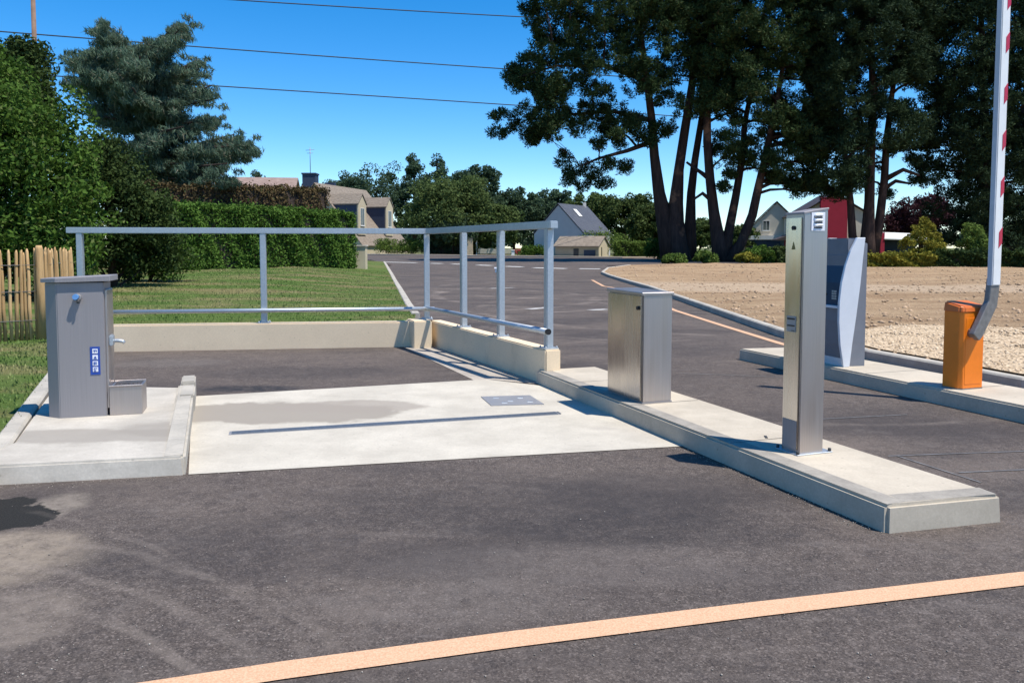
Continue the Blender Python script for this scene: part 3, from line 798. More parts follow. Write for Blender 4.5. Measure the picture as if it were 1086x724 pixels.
def leaf_mesh(name, C, size, asp, mat, parent=None, out=None, bias=.6, along=None):
    n = len(C); C = np.asarray(C, float)
    nrm = rand_unit(n)
    if out is not None: nrm = nrm + bias * out
    nrm /= np.linalg.norm(nrm, axis=1, keepdims=True) + 1e-9
    t = rand_unit(n) if along is None else along + .35 * rand_unit(n)
    t = t - nrm * np.sum(t * nrm, axis=1, keepdims=True); t /= np.linalg.norm(t, axis=1, keepdims=True) + 1e-9
    b = np.cross(nrm, t)
    s = (size * rng.uniform(.6, 1.35, size=(n, 1)))
    V = np.empty((n, 4, 3))
    V[:, 0] = C - t * s * .5; V[:, 1] = C + b * s * asp * .5 + nrm * s * .06; V[:, 2] = C + t * s * .5; V[:, 3] = C - b * s * asp * .5 + nrm * s * .06
    me = bpy.data.meshes.new(name)
    me.vertices.add(n * 4); me.vertices.foreach_set('co', V.reshape(-1).astype(np.float32))
    me.loops.add(n * 4); me.loops.foreach_set('vertex_index', np.arange(n * 4, dtype=np.int32))
    me.polygons.add(n); me.polygons.foreach_set('loop_start', np.arange(0, n * 4, 4, dtype=np.int32))
    me.polygons.foreach_set('loop_total', np.full(n, 4, dtype=np.int32))
    me.update(); me.validate()
    return link(name, me, mat, parent)

def clump_leaves(cl, per, flat=.8):
    """cl: (M,4) centre and radius -> leaf centres and outward directions"""
    M = len(cl); idx = np.repeat(np.arange(M), per)
    d = rand_unit(len(idx)); r = rng.uniform(.25, 1.0, size=(len(idx), 1)) ** .5
    o = d * r; o[:, 2] *= flat
    return cl[idx, :3] + o * cl[idx, 3:4], d

def ell_clumps(ells, n, rlo, rhi, shell=.55, low=-1.0):
    """clump centres through the outer volume of a set of ellipsoids"""
    out = []; w = np.array([e[3] * e[4] * e[5] for e in ells]) ** .67; w /= w.sum()
    for e, k_ in zip(ells, rng.multinomial(n, w)):
        d = rand_unit(k_ * 2); d = d[d[:, 2] > low][:k_]
        r = rng.uniform(shell, 1.0, size=(len(d), 1))
        c = np.array(e[:3]) + d * r * np.array(e[3:6])
        out.append(np.hstack([c, rng.uniform(rlo, rhi, size=(len(d), 1))]))
    return np.vstack(out)

def trunk_mesh(stems, cl, mat, parent, limbs=40, lr=.06, droop=0.0):
    m = MB(); pts = []
    for path, r in stems:
        m.tube(path, r, 8); 
        for a, b_, ra, rb in zip(path, path[1:], r, r[1:]):
            for k_ in range(5): pts.append((*Vector(a).lerp(Vector(b_), k_ / 5), ra + (rb - ra) * k_ / 5))
    P_ = np.array(pts)
    if limbs and len(cl):
        sel = rng.choice(len(cl), min(limbs, len(cl)), replace=False)
        for i in sel:
            c = cl[i, :3]; dd = np.linalg.norm(P_[:, :3] - c - np.array([0, 0, -1.0]), axis=1) + np.where(P_[:, 2] > c[2], 3.0, 0)
            j = int(np.argmin(dd)); a = Vector(P_[j, :3]); e_ = Vector(c); L = (e_ - a).length
            mid = a.lerp(e_, .5) + Vector((random.uniform(-.1, .1) * L, random.uniform(-.1, .1) * L, random.uniform(-.02, .1) * L))
            r0 = min(P_[j, 3] * .6, lr * (.5 + L * .25))
            m.tube([a, a.lerp(mid, .5) + Vector((0, 0, .04 * L)), mid, mid.lerp(e_, .6), e_], [r0, r0 * .85, r0 * .65, r0 * .45, r0 * .2], 5, cap=False)
    return m.build('trunk', mat, parent)

L_pine = mat_leaf('pine_needles', (.016, .034, .014), (.046, .075, .024), .12, (.085, .085, .030), .25)
L_pine2 = mat_leaf('pine_needles_dark', (.012, .026, .015), (.034, .056, .022), .10, None, .25)
L_oak = mat_leaf('oak_leaves', (.036, .064, .020), (.085, .115, .034), .2, None, .3)
L_far = mat_leaf('far_leaves', (.052, .092, .030), (.115, .155, .050), .35, None, .2)
L_far2 = mat_leaf('far_leaves_bluish', (.040, .078, .046), (.085, .128, .068), .35, None, .2)
L_laurel = mat_leaf('laurel_leaves', (.032, .072, .012), (.085, .150, .024), .22, (.13, .16, .05), .7)
L_bush = mat_leaf('dark_bush_leaves', (.018, .038, .012), (.055, .082, .022), .2, None, .7)
L_hedge = mat_leaf('hedge_leaves', (.048, .105, .018), (.105, .185, .032), .2, None, .5)
L_brown = mat_leaf('browned_leaves', (.075, .055, .026), (.135, .095, .045), .15, (.06, .075, .03), .5)
L_cedar = mat_leaf('cedar_needles', (.056, .105, .072), (.135, .19, .125), .3, (.24, .225, .16), .3)
L_purple = mat_leaf('copper_leaves', (.030, .012, .016), (.070, .028, .032), .2, None, .5)
L_bright = mat_leaf('bright_leaves', (.060, .110, .020), (.15, .21, .045), .25, None, .6)
L_yellow = mat_leaf('yellow_leaves', (.12, .13, .02), (.30, .26, .04), .25, None, .8)
B_pine = mat_bark('pine_bark', (.032, .022, .020), (.072, .046, .038), (.20, .105, .066))
B_dark = mat_bark('dark_bark', (.035, .026, .022), (.075, .055, .045))

def in_poly(pt, poly):
    x, y = pt; c = False; j = len(poly) - 1
    for i in range(len(poly)):
        xi, yi = poly[i]; xj, yj = poly[j]
        if (yi > y) != (yj > y) and x < (xj - xi) * (y - yi) / (yj - yi) + xi: c = not c
        j = i
    return c

def pine(name, label, Y, stems_px, poly, gaps, npad, mat, extra=(), group=None, bark=B_pine, per=400, padr=(.8, 1.7), dep=6.0):
    bx, by = stems_px[0][0][0], stems_px[0][0][1]
    base = aty(bx, by, Y); base.z = gz(Y) - .1
    o = thing(name, label, 'tree', base, 0, group)
    stems = []
    for st_ in stems_px:
        pth = [aty(p[0], p[1], Y + p[3]) - base for p in st_]; stems.append((pth, [p[2] * .82 for p in st_]))
    xs = [p[0] for p in poly]; ys = [p[1] for p in poly]; cl = []
    k_ = Y / F; tries = 0
    xm = (min(xs) + max(xs)) / 2; hx = (max(xs) - min(xs)) / 2
    while len(cl) < npad and tries < npad * 40:
        tries += 1
        x = random.uniform(min(xs), max(xs)); y = random.uniform(min(ys), max(ys)); r = random.uniform(*padr)
        if not in_poly((x, y), poly): continue
        if any(math.hypot(x - g[0], y - g[1]) < g[2] + .55 * r / k_ for g in gaps): continue
        dd = dep * math.sqrt(max(.1, 1 - ((x - xm) / hx) ** 2))
        c = aty(x, y, Y + random.uniform(-dd, dd)) - base
        cl.append((c.x, c.y, c.z, r))
    for (x, y, r) in extra:
        for q_ in range(2):
            c = aty(x + random.uniform(-5, 5), y + random.uniform(-4, 4), Y + random.uniform(-2, 2)) - base; cl.append((c.x, c.y, c.z, r))
    cl = np.array(cl)
    trunk_mesh(stems, cl, bark, o, 90, .10)
    # each pad is broken into tufts, each tuft a bunch of needles
    sub = 9
    idx = np.repeat(np.arange(len(cl)), sub)
    d = rand_unit(len(idx)) * rng.uniform(.5, 1.0, size=(len(idx), 1)); d[:, 2] *= .7
    tuft = np.hstack([cl[idx, :3] + d * cl[idx, 3:4], np.full((len(idx), 1), .42)])
    C_, out = clump_leaves(tuft, per // sub, .9)
    leaf_mesh('crown', C_, .34, .24, mat, o, out, .2, along=out + np.array([0, 0, .5]))
    return o

# the three pines and the dense tree on the far side of the field
pine('pine_tree', 'tallest spreading pine with several thick reddish trunks and low boughs reaching left', 73,
     [[(720, 279, 1.5, 0), (719, 262, 1.15, 0), (716, 235, 1.0, 0), (717, 215, .8, 0), (720, 180, .55, 0), (726, 140, .5, 0), (734, 90, .42, 0), (738, 30, .34, 0), (740, -40, .2, 0)],
      [(713, 276, 1.3, .4), (706, 240, 1.0, .3), (699, 205, .68, .2), (694, 165, .52, 0), (691, 125, .44, 0), (686, 85, .36, -1), (680, 40, .3, -1), (672, -10, .2, -1)],
      [(730, 276, 1.0, .8), (732, 240, .65, .8), (733, 205, .48, 1), (737, 170, .4, 1), (745, 120, .34, 2), (752, 60, .25, 2)],
      [(692, 150, .3, 0), (665, 160, .22, -1), (635, 168, .14, -1), (610, 178, .06, -1)],
      [(691, 128, .3, 0), (650, 118, .22, 1), (600, 122, .15, 1), (555, 128, .07, 1)],
      [(686, 85, .3, -1), (640, 70, .2, -2), (590, 70, .12, -2), (550, 82, .05, -2)]],
     [(555, -70), (560, 0), (574, 42), (548, 70), (542, 84), (575, 100), (545, 116), (540, 136), (575, 148), (610, 135), (640, 148), (690, 128), (790, 118), (800, 60), (800, -70)],
     [(606, 103, 6), (598, 150, 7), (590, 30, 0), (640, 160, 6), (668, 108, 4), (700, 118, 5), (652, 95, 3)], 560, L_pine,
     extra=[(532, 122, .8), (530, 137, .8), (540, 78, .7), (552, 84, .8), (560, 8, .9), (568, 22, .9), (575, 40, .8), (600, 168, .8), (612, 180, .9), (605, 188, .8), (628, 178, .9), (645, 172, .8), (622, 192, .8), (640, 192, .7), (660, 178, .7), (580, 140, .8), (556, 145, .8), (565, 152, .6),
            (640, 150, .8), (655, 150, .7), (700, 135, .8), (755, 160, .7), (680, 140, .8), (690, 150, .7), (710, 140, .8), (672, 130, .8)])
pine('pine_tree', 'dark pine forking low into slanting stems, just right of the tallest pine', 71,
     [[(766, 280, 1.1, 0), (762, 258, .8, 0), (757, 225, .6, 0), (753, 190, .5, 0), (750, 150, .45, 0), (750, 100, .36, 0), (755, 40, .25, 0), (758, -30, .15, 0)],
      [(768, 277, .8, 0), (773, 245, .52, .3), (780, 210, .44, .5), (786, 175, .38, 1), (790, 130, .3, 1), (800, 80, .22, 1), (806, 20, .15, 1)],
      [(772, 279, .8, -.3), (786, 258, .55, -.5), (798, 228, .5, -.8), (804, 200, .45, -1), (812, 165, .38, -1), (822, 120, .3, -1.5), (832, 60, .22, -2), (838, 0, .15, -2)],
      [(757, 215, .25, 0), (745, 205, .2, 0), (735, 212, .12, 0)], [(753, 190, .3, 0), (742, 182, .2, 1), (728, 172, .12, 1)]],
     [(735, -70), (735, 100), (760, 150), (770, 178), (800, 172), (830, 190), (862, 198), (880, 160), (880, -70)],
     [(790, 112, 6), (765, 130, 5), (828, 150, 4), (772, 90, 4), (845, 95, 3), (797, 150, 5)], 440, L_pine,
     extra=[(780, 160, .9), (792, 168, .9), (800, 150, .9), (835, 196, .8), (850, 200, .8), (822, 186, .8), (865, 190, .8), (768, 195, .5), (772, 188, .5)])
pine('pine_tree', 'pine with twin upright trunks standing in front of the red house wall', 70,
     [[(918, 280, 1.2, 0), (920, 255, .8, 0), (922, 215, .55, 0), (923, 170, .5, 0), (926, 110, .42, 0), (924, 40, .3, 0), (922, -40, .15, 0)],
      [(924, 275, .7, .3), (932, 240, .5, .4), (938, 190, .42, .6), (940, 150, .36, 1), (946, 100, .28, 1), (955, 40, .2, 1)],
      [(912, 275, .6, -.3), (904, 250, .45, -.3), (902, 215, .38, -.5), (898, 180, .3, -.5), (892, 130, .25, -1), (885, 70, .18, -1)],
      [(939, 190, .3, .6), (958, 180, .22, 0), (975, 186, .14, 0)], [(938, 200, .25, 1), (950, 192, .2, 1), (966, 195, .1, 1)]],
     [(855, -70), (855, 150), (862, 200), (900, 208), (914, 180), (945, 160), (985, 150), (1000, -70)],
     [(936, 132, 8), (960, 96, 7), (952, 180, 9), (920, 80, 4), (877, 172, 4), (942, 105, 3), (930, 160, 5), (975, 120, 3)], 540, L_pine2,
     extra=[(870, 196, .8), (885, 204, .8), (898, 200, .8), (905, 190, .8), (862, 188, .8), (945, 160, .6), (968, 168, .6), (978, 195, .7), (940, 205, .6)])
pine('broad_tree', 'dense dark tree filling the right edge behind the barrier arm', 74,
     [[(1050, 282, 1.0, 0), (1048, 230, .7, 0), (1046, 160, .55, 0), (1042, 80, .4, 0), (1040, 0, .25, 0)],
      [(1046, 200, .5, 0), (1020, 150, .35, 0), (1005, 100, .25, 0)], [(1047, 180, .5, 0), (1080, 130, .35, 0), (1100, 70, .25, 0)]],
     [(975, -70), (972, 60), (985, 130), (978, 190), (1005, 215), (1020, 262), (1140, 272), (1180, -70)],
     [(1020, 60, 3), (1000, 165, 4), (1068, 235, 3)], 1000, L_pine2, extra=[(990 + i * 9, 222 + (i * 37) % 44, 1.2) for i in range(14)], bark=B_dark, padr=(1.0, 1.9), per=330, dep=7)

def tree(name, label, base, ells, ncl, rr, per, leaf, asp, mat, stems=None, bark=B_dark, group=None, limbs=25, lr=.05, flat=.8, low=-.7, shell=.5, cat='tree'):
    o = thing(name, label, cat, base, 0, group)
    cl = ell_clumps(ells, ncl, rr[0], rr[1], shell, low)
    if stems is None:
        top = max(e[2] for e in ells); r0 = .02 * (top + 2)
        stems = [([(0, 0, -.2), (.05, 0, top * .4), (-.05, .1, top * .8), (0, 0, top * 1.1)], [r0 * 1.3, r0, r0 * .7, r0 * .3])]
    if limbs is not None: trunk_mesh(stems, cl, bark, o, limbs, lr)
    C_, out = clump_leaves(cl, per, flat)
    leaf_mesh('crown', C_, leaf, asp, mat, o, out, .5)
    return o

# big laurel-like tree and the darker bush behind the fence
def base_at(px, Y, off=None):
    x = (px - CX) / F * Y * cp
    return Vector((x, Y, (zlawn(x, Y) if off is None else gz(Y) + off)))
tree('broad_tree', 'big bright green leafy tree behind the paling fence', base_at(-10, 20.5), [(-.4, 0, 3.3, 3.0, 2.4, 3.3), (.9, .2, 2.2, 2.0, 1.9, 2.1), (-1.0, .3, 4.8, 1.8, 1.8, 1.7), (-3, 0, 3.0, 2.5, 2.2, 3.0), (.3, -.3, 1.1, 2.9, 1.8, 1.2)], 500, (.35, .75), 170, .14, .5, L_laurel, limbs=60)
tree('shrub', 'dark green tall shrub between the big leafy tree and the hedge', base_at(118, 25), [(0, 0, 2.3, 1.35, 1.3, 2.5), (1.0, .3, 1.5, 1.1, 1.1, 1.7), (-.4, 0, 3.6, .9, .9, 1.2)], 210, (.3, .6), 150, .13, .5, L_bush, limbs=30, cat='shrub')
tree('shrub', 'low olive green shrub at the foot of the hedge beside the railing', base_at(158, 28), [(0, 0, 1.0, 1.2, 1.0, 1.3), (.7, 0, .7, .9, .8, .9)], 80, (.25, .5), 130, .12, .5, L_laurel, limbs=10, cat='shrub')
tree('broad_tree', 'small dark treetop left of the wooden pole, behind the leafy tree', base_at(22, 31), [(0, 0, 6.6, 1.6, 1.5, 2.4), (.4, 0, 8.1, .95, .9, 1.0)], 110, (.35, .7), 150, .17, .5, L_bush, limbs=20)

# cedar: tiers of drooping sprays
def cedar(label, Y, bx, tips, mat):
    base = base_at(bx, Y, .2)
    o = thing('cedar_tree', label, 'tree', base)
    P = lambda px, py, dy=0: aty(px, py, Y + dy) - base
    stem = [P(bx, 300), P(bx, 230), P(bx - 1, 150), P(bx - 2, 90), P(bx, 45)]
    stems = [(stem, [.5, .42, .32, .22, .08])]; cl = []
    for (tx, ty, sy, dy) in tips:
        for rep in range(5):
            dd = dy + random.uniform(-3.6, 3.6); a = P(bx, sy); b_ = P(tx + random.uniform(-12, 12), ty + random.uniform(-11, 11), dd)
            mid = a.lerp(b_, .5) + Vector((0, 0, .25))
            stems.append(([a, mid, mid.lerp(b_, .75)], [.13, .08, .03]))
            n = 11
            for k_ in range(2, n + 1):
                t = k_ / n; c = a.lerp(mid, 2 * t) if t < .5 else mid.lerp(b_, 2 * t - 1)
                w = .85 * (1.15 - t * .6)
                for q_ in range(2):
                    cl.append((c.x + random.gauss(0, .35), c.y + random.gauss(0, .5), c.z - random.uniform(-.1, .55), w * .8 * random.uniform(.6, 1.0)))
    cl = np.array(cl)
    nb_ = np.array([(np.linalg.norm(cl[:, :3] - c[:3], axis=1) < 1.1).sum() for c in cl]); cl = cl[nb_ > 7]
    trunk_mesh(stems, cl, B_dark, o, 0)
    C_, out = clump_leaves(cl, 60, .5)
    al = np.tile(np.array([[.25, 0, -.8]]), (len(C_), 1)) + rand_unit(len(C_)) * .6
    leaf_mesh('crown', C_, .42, .11, mat, o, out, .3, along=al)
cedar('tall blue grey cedar with layered drooping boughs behind the shrubs', 46, 150,
      [(104, 28, 75, 0), (196, 26, 80, 0), (88, 48, 85, 1), (125, 50, 85, -2), (172, 50, 90, 1), (72, 62, 105, 2), (215, 66, 105, -1), (100, 80, 110, -2), (200, 92, 120, 2), (232, 96, 130, 0), (150, 62, 90, -2), (140, 95, 120, -3), (175, 110, 140, -3),
       (228, 124, 150, 1), (205, 130, 155, -2), (100, 115, 140, -1), (80, 90, 120, 0), (250, 150, 175, 0), (262, 160, 180, 1), (230, 160, 180, -2), (200, 165, 185, -3), (160, 150, 175, -3), (120, 150, 170, -2), (245, 180, 192, -1), (210, 188, 198, 0), (270, 148, 178, 2), (180, 135, 160, 2)], L_cedar)
tree('conifer', 'little dark conifer tip beside the low tiled roof', base_at(275, 66, .2), [(0, 0, 6.6, .55, .55, .9), (0, 0, 5.6, .8, .8, .9)], 26, (.25, .45), 90, .2, .4, L_far2, limbs=5)
tree('conifer', 'tiny conifer tip between the low roof and the chimney', base_at(298, 68, .2), [(0, 0, 6.2, .5, .5, .7), (0, 0, 5.4, .7, .7, .7)], 18, (.25, .4), 90, .2, .4, L_far2, limbs=5)

# hedges: leaves over the whole trimmed volume
def hedge(label, a, b_, zt0, zt1, w, n, leaf, mat, name='hedge', wave=.12, core=True):
    base = Vector((a.x, a.y, a.z)); o = thing(name, label, 'hedge', base)
    d = b_ - a; d.z = 0; L = d.length; d.normalize(); nn = Vector((-d.y, d.x, 0))
    t = rng.uniform(0, 1, n); face = rng.choice(4, n, p=[.46, .24, .18, .12])
    s = rng.uniform(0, 1, n); top = zt0 + (zt1 - zt0) * t; zb = a.z + (b_.z - a.z) * t
    lump = wave * np.sin(t * L * 2.3 + 3 * s) + wave * .6 * np.sin(t * L * 5.1 + 9 * s)
    jit = rng.normal(0, .05, n) + lump - np.abs(rng.normal(0, .12, n)) + np.where(rng.uniform(size=n) < .03, rng.uniform(0, .28, n), 0)
    off_ = np.where(face == 0, -w / 2 - jit, np.where(face == 2, w / 2 + jit, (s - .5) * w))
    z = np.where(face == 1, top + jit, zb + s * (top - zb))
    tt = np.where(face == 3, np.where(rng.uniform(size=n) < .5, -jit / L, 1 + jit / L), t)
    z = np.where(face == 3, zb + s * (top - zb), z); off_ = np.where(face == 3, (rng.uniform(size=n) - .5) * w, off_)
    C_ = np.stack([d.x * L * tt + nn.x * off_, d.y * L * tt + nn.y * off_, z - base.z], 1)
    out = np.zeros((n, 3)); 
    f = np.where(face == 0, -1.0, np.where(face == 2, 1.0, 0)); out[:, 0] = nn.x * f; out[:, 1] = nn.y * f; out[:, 2] = np.where(face == 1, 1.0, .25)
    leaf_mesh('foliage', C_, leaf, .5, mat, o, out, .5)
    m = MB(); q = .2
    p0 = d * .15 + nn * (-w / 2 + q); p1 = d * (L - .15) + nn * (-w / 2 + q); p2 = d * (L - .15) + nn * (w / 2 - q); p3 = d * .15 + nn * (w / 2 - q)
    m.prism([p0, p1, p2, p3], lambda p: -.1, lambda p: (zt0 if (p[0] * d.x + p[1] * d.y) < L / 2 else zt1) - base.z - q); m.build('inner_core', B_dark, o)  # solid dark box added inside the leaves to keep the hedge opaque
    return o
ha, hb = base_at(142, 36), base_at(369, 46)
hedge('long trimmed green hedge along the top of the lawn', ha, hb, 3.55, 3.45, 1.4, 52000, .15, L_hedge)
hedge('taller browned hedge rising behind the green hedge', base_at(150, 41, .3), base_at(343, 51, .3), 4.75, 5.2, 1.4, 26000, .16, L_brown)

# background broadleaf trees, left to right
FT = 'broadleaf trees behind the houses'
def ftree(px, top, wpx, Y, label, mat=L_far, n=120, cone=False, leaf=.42):
    h = CAMZ + (HOR - top) * Y / F - gz(Y); r = wpx * Y / F / 2 * 1.25
    if cone: ells = [(0, 0, h * .40, r, r, h * .38), (0, 0, h * .66, r * .72, r * .72, h * .26), (0, 0, h * .88, r * .35, r * .35, h * .14)]
    else: ells = [(0, 0, h * .50, r, r, h * .46), (r * .35, -.3, h * .66, r * .62, r * .7, h * .33), (-r * .4, .2, h * .55, r * .6, r * .7, h * .36)]
    return tree('conifer' if cone else 'broad_tree', label, base_at(px, Y, 0), ells, n, (r * .16, r * .32), 110, leaf, .55, mat, limbs=14, lr=.08, group=FT, shell=.6)
ftree(368, 181, 40, 146, 'leftmost low treetop beside the dormer house roof', L_far2)
ftree(400, 174, 50, 150, 'rounded treetop just above the two dormers', L_far2)
ftree(440, 167, 36, 150, 'tall pointed dark tree, tallest of the left row', L_far2, cone=True)
ftree(464, 168, 34, 150, 'second pointed dark tree beside the tallest of the left row', L_far2, cone=True)
ftree(476, 188, 76, 112, 'broad mid green tree bulging forward above the railing corner', L_far, 170)
ftree(504, 172, 46, 116, 'smooth dome of dark green tree right of the broad mid green one', L_far2, 130)
ftree(545, 200, 44, 120, 'low dark green tree left of the grey gable house', L_far2)
ftree(520, 214, 50, 112, 'dark green tree filling the gap behind the brick gate pier', L_far)
ftree(583, 200, 40, 124, 'dark treetop right behind the grey gable apex', L_far2)
ftree(625, 203, 46, 120, 'olive green tree above the slate roof', L_far)
ftree(662, 204, 52, 116, 'broad olive tree between the slate roof and the tallest pine', L_oak)
ftree(690, 215, 40, 110, 'dark tree just behind the left pine trunk', L_oak)
ftree(742, 232, 26, 115, 'small tree seen between the pine trunks', L_far)
ftree(480, 226, 46, 110, 'deep green round bush tree behind the corner post', L_far2)
ftree(790, 238, 26, 112, 'pale green tree behind the leaning pine stem', L_far)

# copper tree, yellow-green tree, garden shrubs
tree('copper_tree', 'dark purple copper beech behind the white flat roof', base_at(975, 106, 0), [(0, 0, 4.6, 4.2, 3.5, 3.6), (-2.5, 0, 3.6, 2.6, 2.4, 2.4), (2, .5, 5.2, 2.8, 2.4, 2.6)], 150, (.6, 1.2), 110, .35, .55, L_purple, limbs=12)
tree('small_tree', 'bright yellow green young tree beside the white flat roof', base_at(978, 54.5, 0), [(0, 0, 1.5, 1.4, 1.0, 1.0), (.1, 0, 2.5, .75, .7, .8), (.9, 0, 1.3, .9, .8, .8)], 85, (.18, .36), 90, .17, .45, L_yellow, limbs=14)
tree('small_tree', 'green leafy young tree left of the barrier arm', base_at(1034, 55, 0), [(0, 0, 1.9, .9, .8, 1.2), (.2, 0, 1.1, 1.0, .8, .8)], 60, (.22, .42), 80, .18, .5, L_bright, limbs=10)
for px, Y, w, h, mt, lb, nm in [
        (613, 95.5, 1.1, 2.6, L_purple, 'purple leaved bush against the grey gable house', 'shrub'),
        (640, 97, 3.1, 3.4, L_bright, 'rounded mid green shrub behind the little garage', 'shrub'),
        (697, 80, 1.5, 2.2, L_laurel, 'dark shrub at the foot of the left pine trunk', 'shrub'),
        (792, 64, 1.0, .95, L_yellow, 'yellow flowering low shrub right of the forked pine', 'shrub'),
        (806, 65, 1.5, 1.6, L_laurel, 'light green shrub below the beige gable', 'shrub'),
        (748, 65, 1.0, 1.0, L_bright, 'small bright shrub between the two left pines', 'shrub'),
        (412, 109.6, 2.4, 2.2, L_bright, 'pale green shrub beside the stone gate block', 'shrub'),
        (438, 109.6, 2.4, 2.2, L_bright, 'second pale green shrub, left of the railing corner post', 'shrub'),
        (566, 98, 1.8, 1.3, L_laurel, 'rounded shrub left of the little garage', 'shrub'),
        (514, 110, 2.0, 1.5, L_oak, 'low dark shrub behind the pale picket fence', 'shrub'),
        (715, 65, 1.0, .75, L_bright, 'low weedy shrub in front of the thick pine trunks', 'shrub')]:
    tree(nm, lb, base_at(px, Y, 0), [(0, 0, h * .45, w, w * .8, h * .5), (w * .4, 0, h * .35, w * .7, w * .6, h * .4), (-w * .3, 0, h * .5, w * .6, w * .6, h * .45)], 50, (w * .16, w * .34), 70, .22, .5, mt, limbs=8, lr=.03, cat='shrub')
def hz(px0, y0, px1, y1, top0, top1, w, n, mt, lb, leaf=.22):
    a, b_ = base_at(px0, y0, 0), base_at(px1, y1, 0)
    hedge(lb, a, b_, CAMZ + (HOR - top0) * y0 / F, CAMZ + (HOR - top1) * y1 / F, w, n, leaf, mt)
hz(652, 92, 702, 92, 256, 258, 1.2, 6000, L_bright, 'bright green clipped hedge right of the little garage')
hz(822, 65, 850, 65, 263, 263, 1.2, 3000, L_oak, 'dark clipped hedge left of the access column')
hz(905, 54, 992, 53, 270, 270, .9, 9000, L_yellow, 'yellow green clipped hedge below the white flat roof')
hz(993, 53, 1140, 50, 267, 267, 1.0, 13000, L_bush, 'dark green clipped hedge behind the barrier at the field edge')
hz(455, 111, 494, 111, 250, 250, 1.6, 6000, L_far2, 'deep blue green hedge left of the brick gate pier')
hz(700, 79, 760, 79, 268, 268, 1.0, 4000, L_oak, 'low dark hedge behind the pine trunks')

# far-off wood closing the horizon
ells = []
for i in range(90):
    x = -190 + i * 5.5 + random.uniform(-2, 2); y = 185 + random.uniform(0, 30); r = random.uniform(3.5, 6); h = random.uniform(2.2, 4.2)
    ells.append((x, y, gz(y) + h * .6, r, r, h))
cl = ell_clumps(ells, 1500, .9, 1.7, .6, -.3); C_, out = clump_leaves(cl, 40, .8)
wd = leaf_mesh('far_wood', C_, .9, .6, L_far2, None, out, .5); tag(wd, 'far off wood along the horizon behind the houses', 'wood', kind='stuff')

# grass blades, clods, pebbles, grit
def tri_scatter(name, pts, h, mat, label, cat):
    n = len(pts); P_ = np.array(pts); a = rng.uniform(0, 6.283, n); ln = rng.uniform(-.5, .5, (n, 2)); hh = h * rng.uniform(.5, 1.4, n); w = .006 + .004 * rng.uniform(size=n) + P_[:, 1] * .0004
    V = np.empty((n, 3, 3)); dx = np.cos(a) * w; dy = np.sin(a) * w
    V[:, 0] = P_ + np.stack([dx, dy, 0 * a], 1); V[:, 1] = P_ - np.stack([dx, dy, 0 * a], 1); V[:, 2] = P_ + np.stack([ln[:, 0] * hh, ln[:, 1] * hh, hh], 1)
    me = bpy.data.meshes.new(name); me.vertices.add(n * 3); me.vertices.foreach_set('co', V.reshape(-1).astype(np.float32))
    me.loops.add(n * 3); me.loops.foreach_set('vertex_index', np.arange(n * 3, dtype=np.int32))
    me.polygons.add(n); me.polygons.foreach_set('loop_start', np.arange(0, n * 3, 3, dtype=np.int32)); me.polygons.foreach_set('loop_total', np.full(n, 3, dtype=np.int32))
    me.update(); me.validate(); o = link(name, me, mat); return tag(o, label, cat, kind='stuff')
lp2 = [(p.x, p.y) for p in lawn_pts]
pts = []
while len(pts) < 26000:
    x, y = random.uniform(-11, -3.2), random.uniform(5, 14)
    if in_poly((x, y), lp2): pts.append((x, y, zlawn(x, y) - .005))
while len(pts) < 62000:
    y = random.uniform(12, 45); x = random.uniform(-.58 * y, -.1 * y)
    if in_poly((x, y), lp2): pts.append((x, y, zlawn(x, y) - .005))
tri_scatter('grass', pts, .034, M_blades, 'mown lawn grass left of the service bay and behind the low wall', 'grass')

def pebbles(name, pts, rlo, rhi, mat, label, cat):
    n = len(pts); P_ = np.array(pts); r = rng.uniform(rlo, rhi, (n, 1)) * rng.uniform(.6, 1.2, (n, 1))
    base = np.array([(1, 0, 0), (-1, 0, 0), (0, 1, 0), (0, -1, 0), (0, 0, .75), (0, 0, -.6)], float)
    V = np.empty((n, 6, 3))
    for i in range(n):
        pass
    ang = rng.uniform(0, 6.283, n); ca, sa = np.cos(ang), np.sin(ang)
    jit = rng.uniform(.55, 1.25, (n, 6, 1))
    b_ = base[None] * jit
    V[:, :, 0] = b_[:, :, 0] * ca[:, None] - b_[:, :, 1] * sa[:, None]; V[:, :, 1] = b_[:, :, 0] * sa[:, None] + b_[:, :, 1] * ca[:, None]; V[:, :, 2] = b_[:, :, 2]
    V = V * r[:, None] + P_[:, None]
    F_ = np.array([(0, 2, 4), (2, 1, 4), (1, 3, 4), (3, 0, 4), (2, 0, 5), (1, 2, 5), (3, 1, 5), (0, 3, 5)])
    idx = (np.arange(n)[:, None, None] * 6 + F_[None]).reshape(-1).astype(np.int32); nf = n * 8
    me = bpy.data.meshes.new(name); me.vertices.add(n * 6); me.vertices.foreach_set('co', V.reshape(-1).astype(np.float32))
    me.loops.add(nf * 3); me.loops.foreach_set('vertex_index', idx); me.polygons.add(nf)
    me.polygons.foreach_set('loop_start', np.arange(0, nf * 3, 3, dtype=np.int32)); me.polygons.foreach_set('loop_total', np.full(nf, 3, dtype=np.int32))
    me.update(); me.validate(); o = link(name, me, mat); return tag(o, label, cat, kind='stuff')
fp2 = [(p.x, p.y) for p in fk] + [(45, 73), (75, 66), (75, 3)]; gp2 = [(p.x, p.y) for p in gp]
pts = []
while len(pts) < 4200:
    y = random.uniform(9, 60); x = random.uniform(.04 * y, .72 * y)
    if in_poly((x, y), fp2) and not in_poly((x, y), gp2): pts.append((x, y, zfield(x, y)))
pebbles('soil_clods', pts, .02, .075, M_clod, 'loose clods and stones strewn over the bare soil field', 'clods')
pts = []
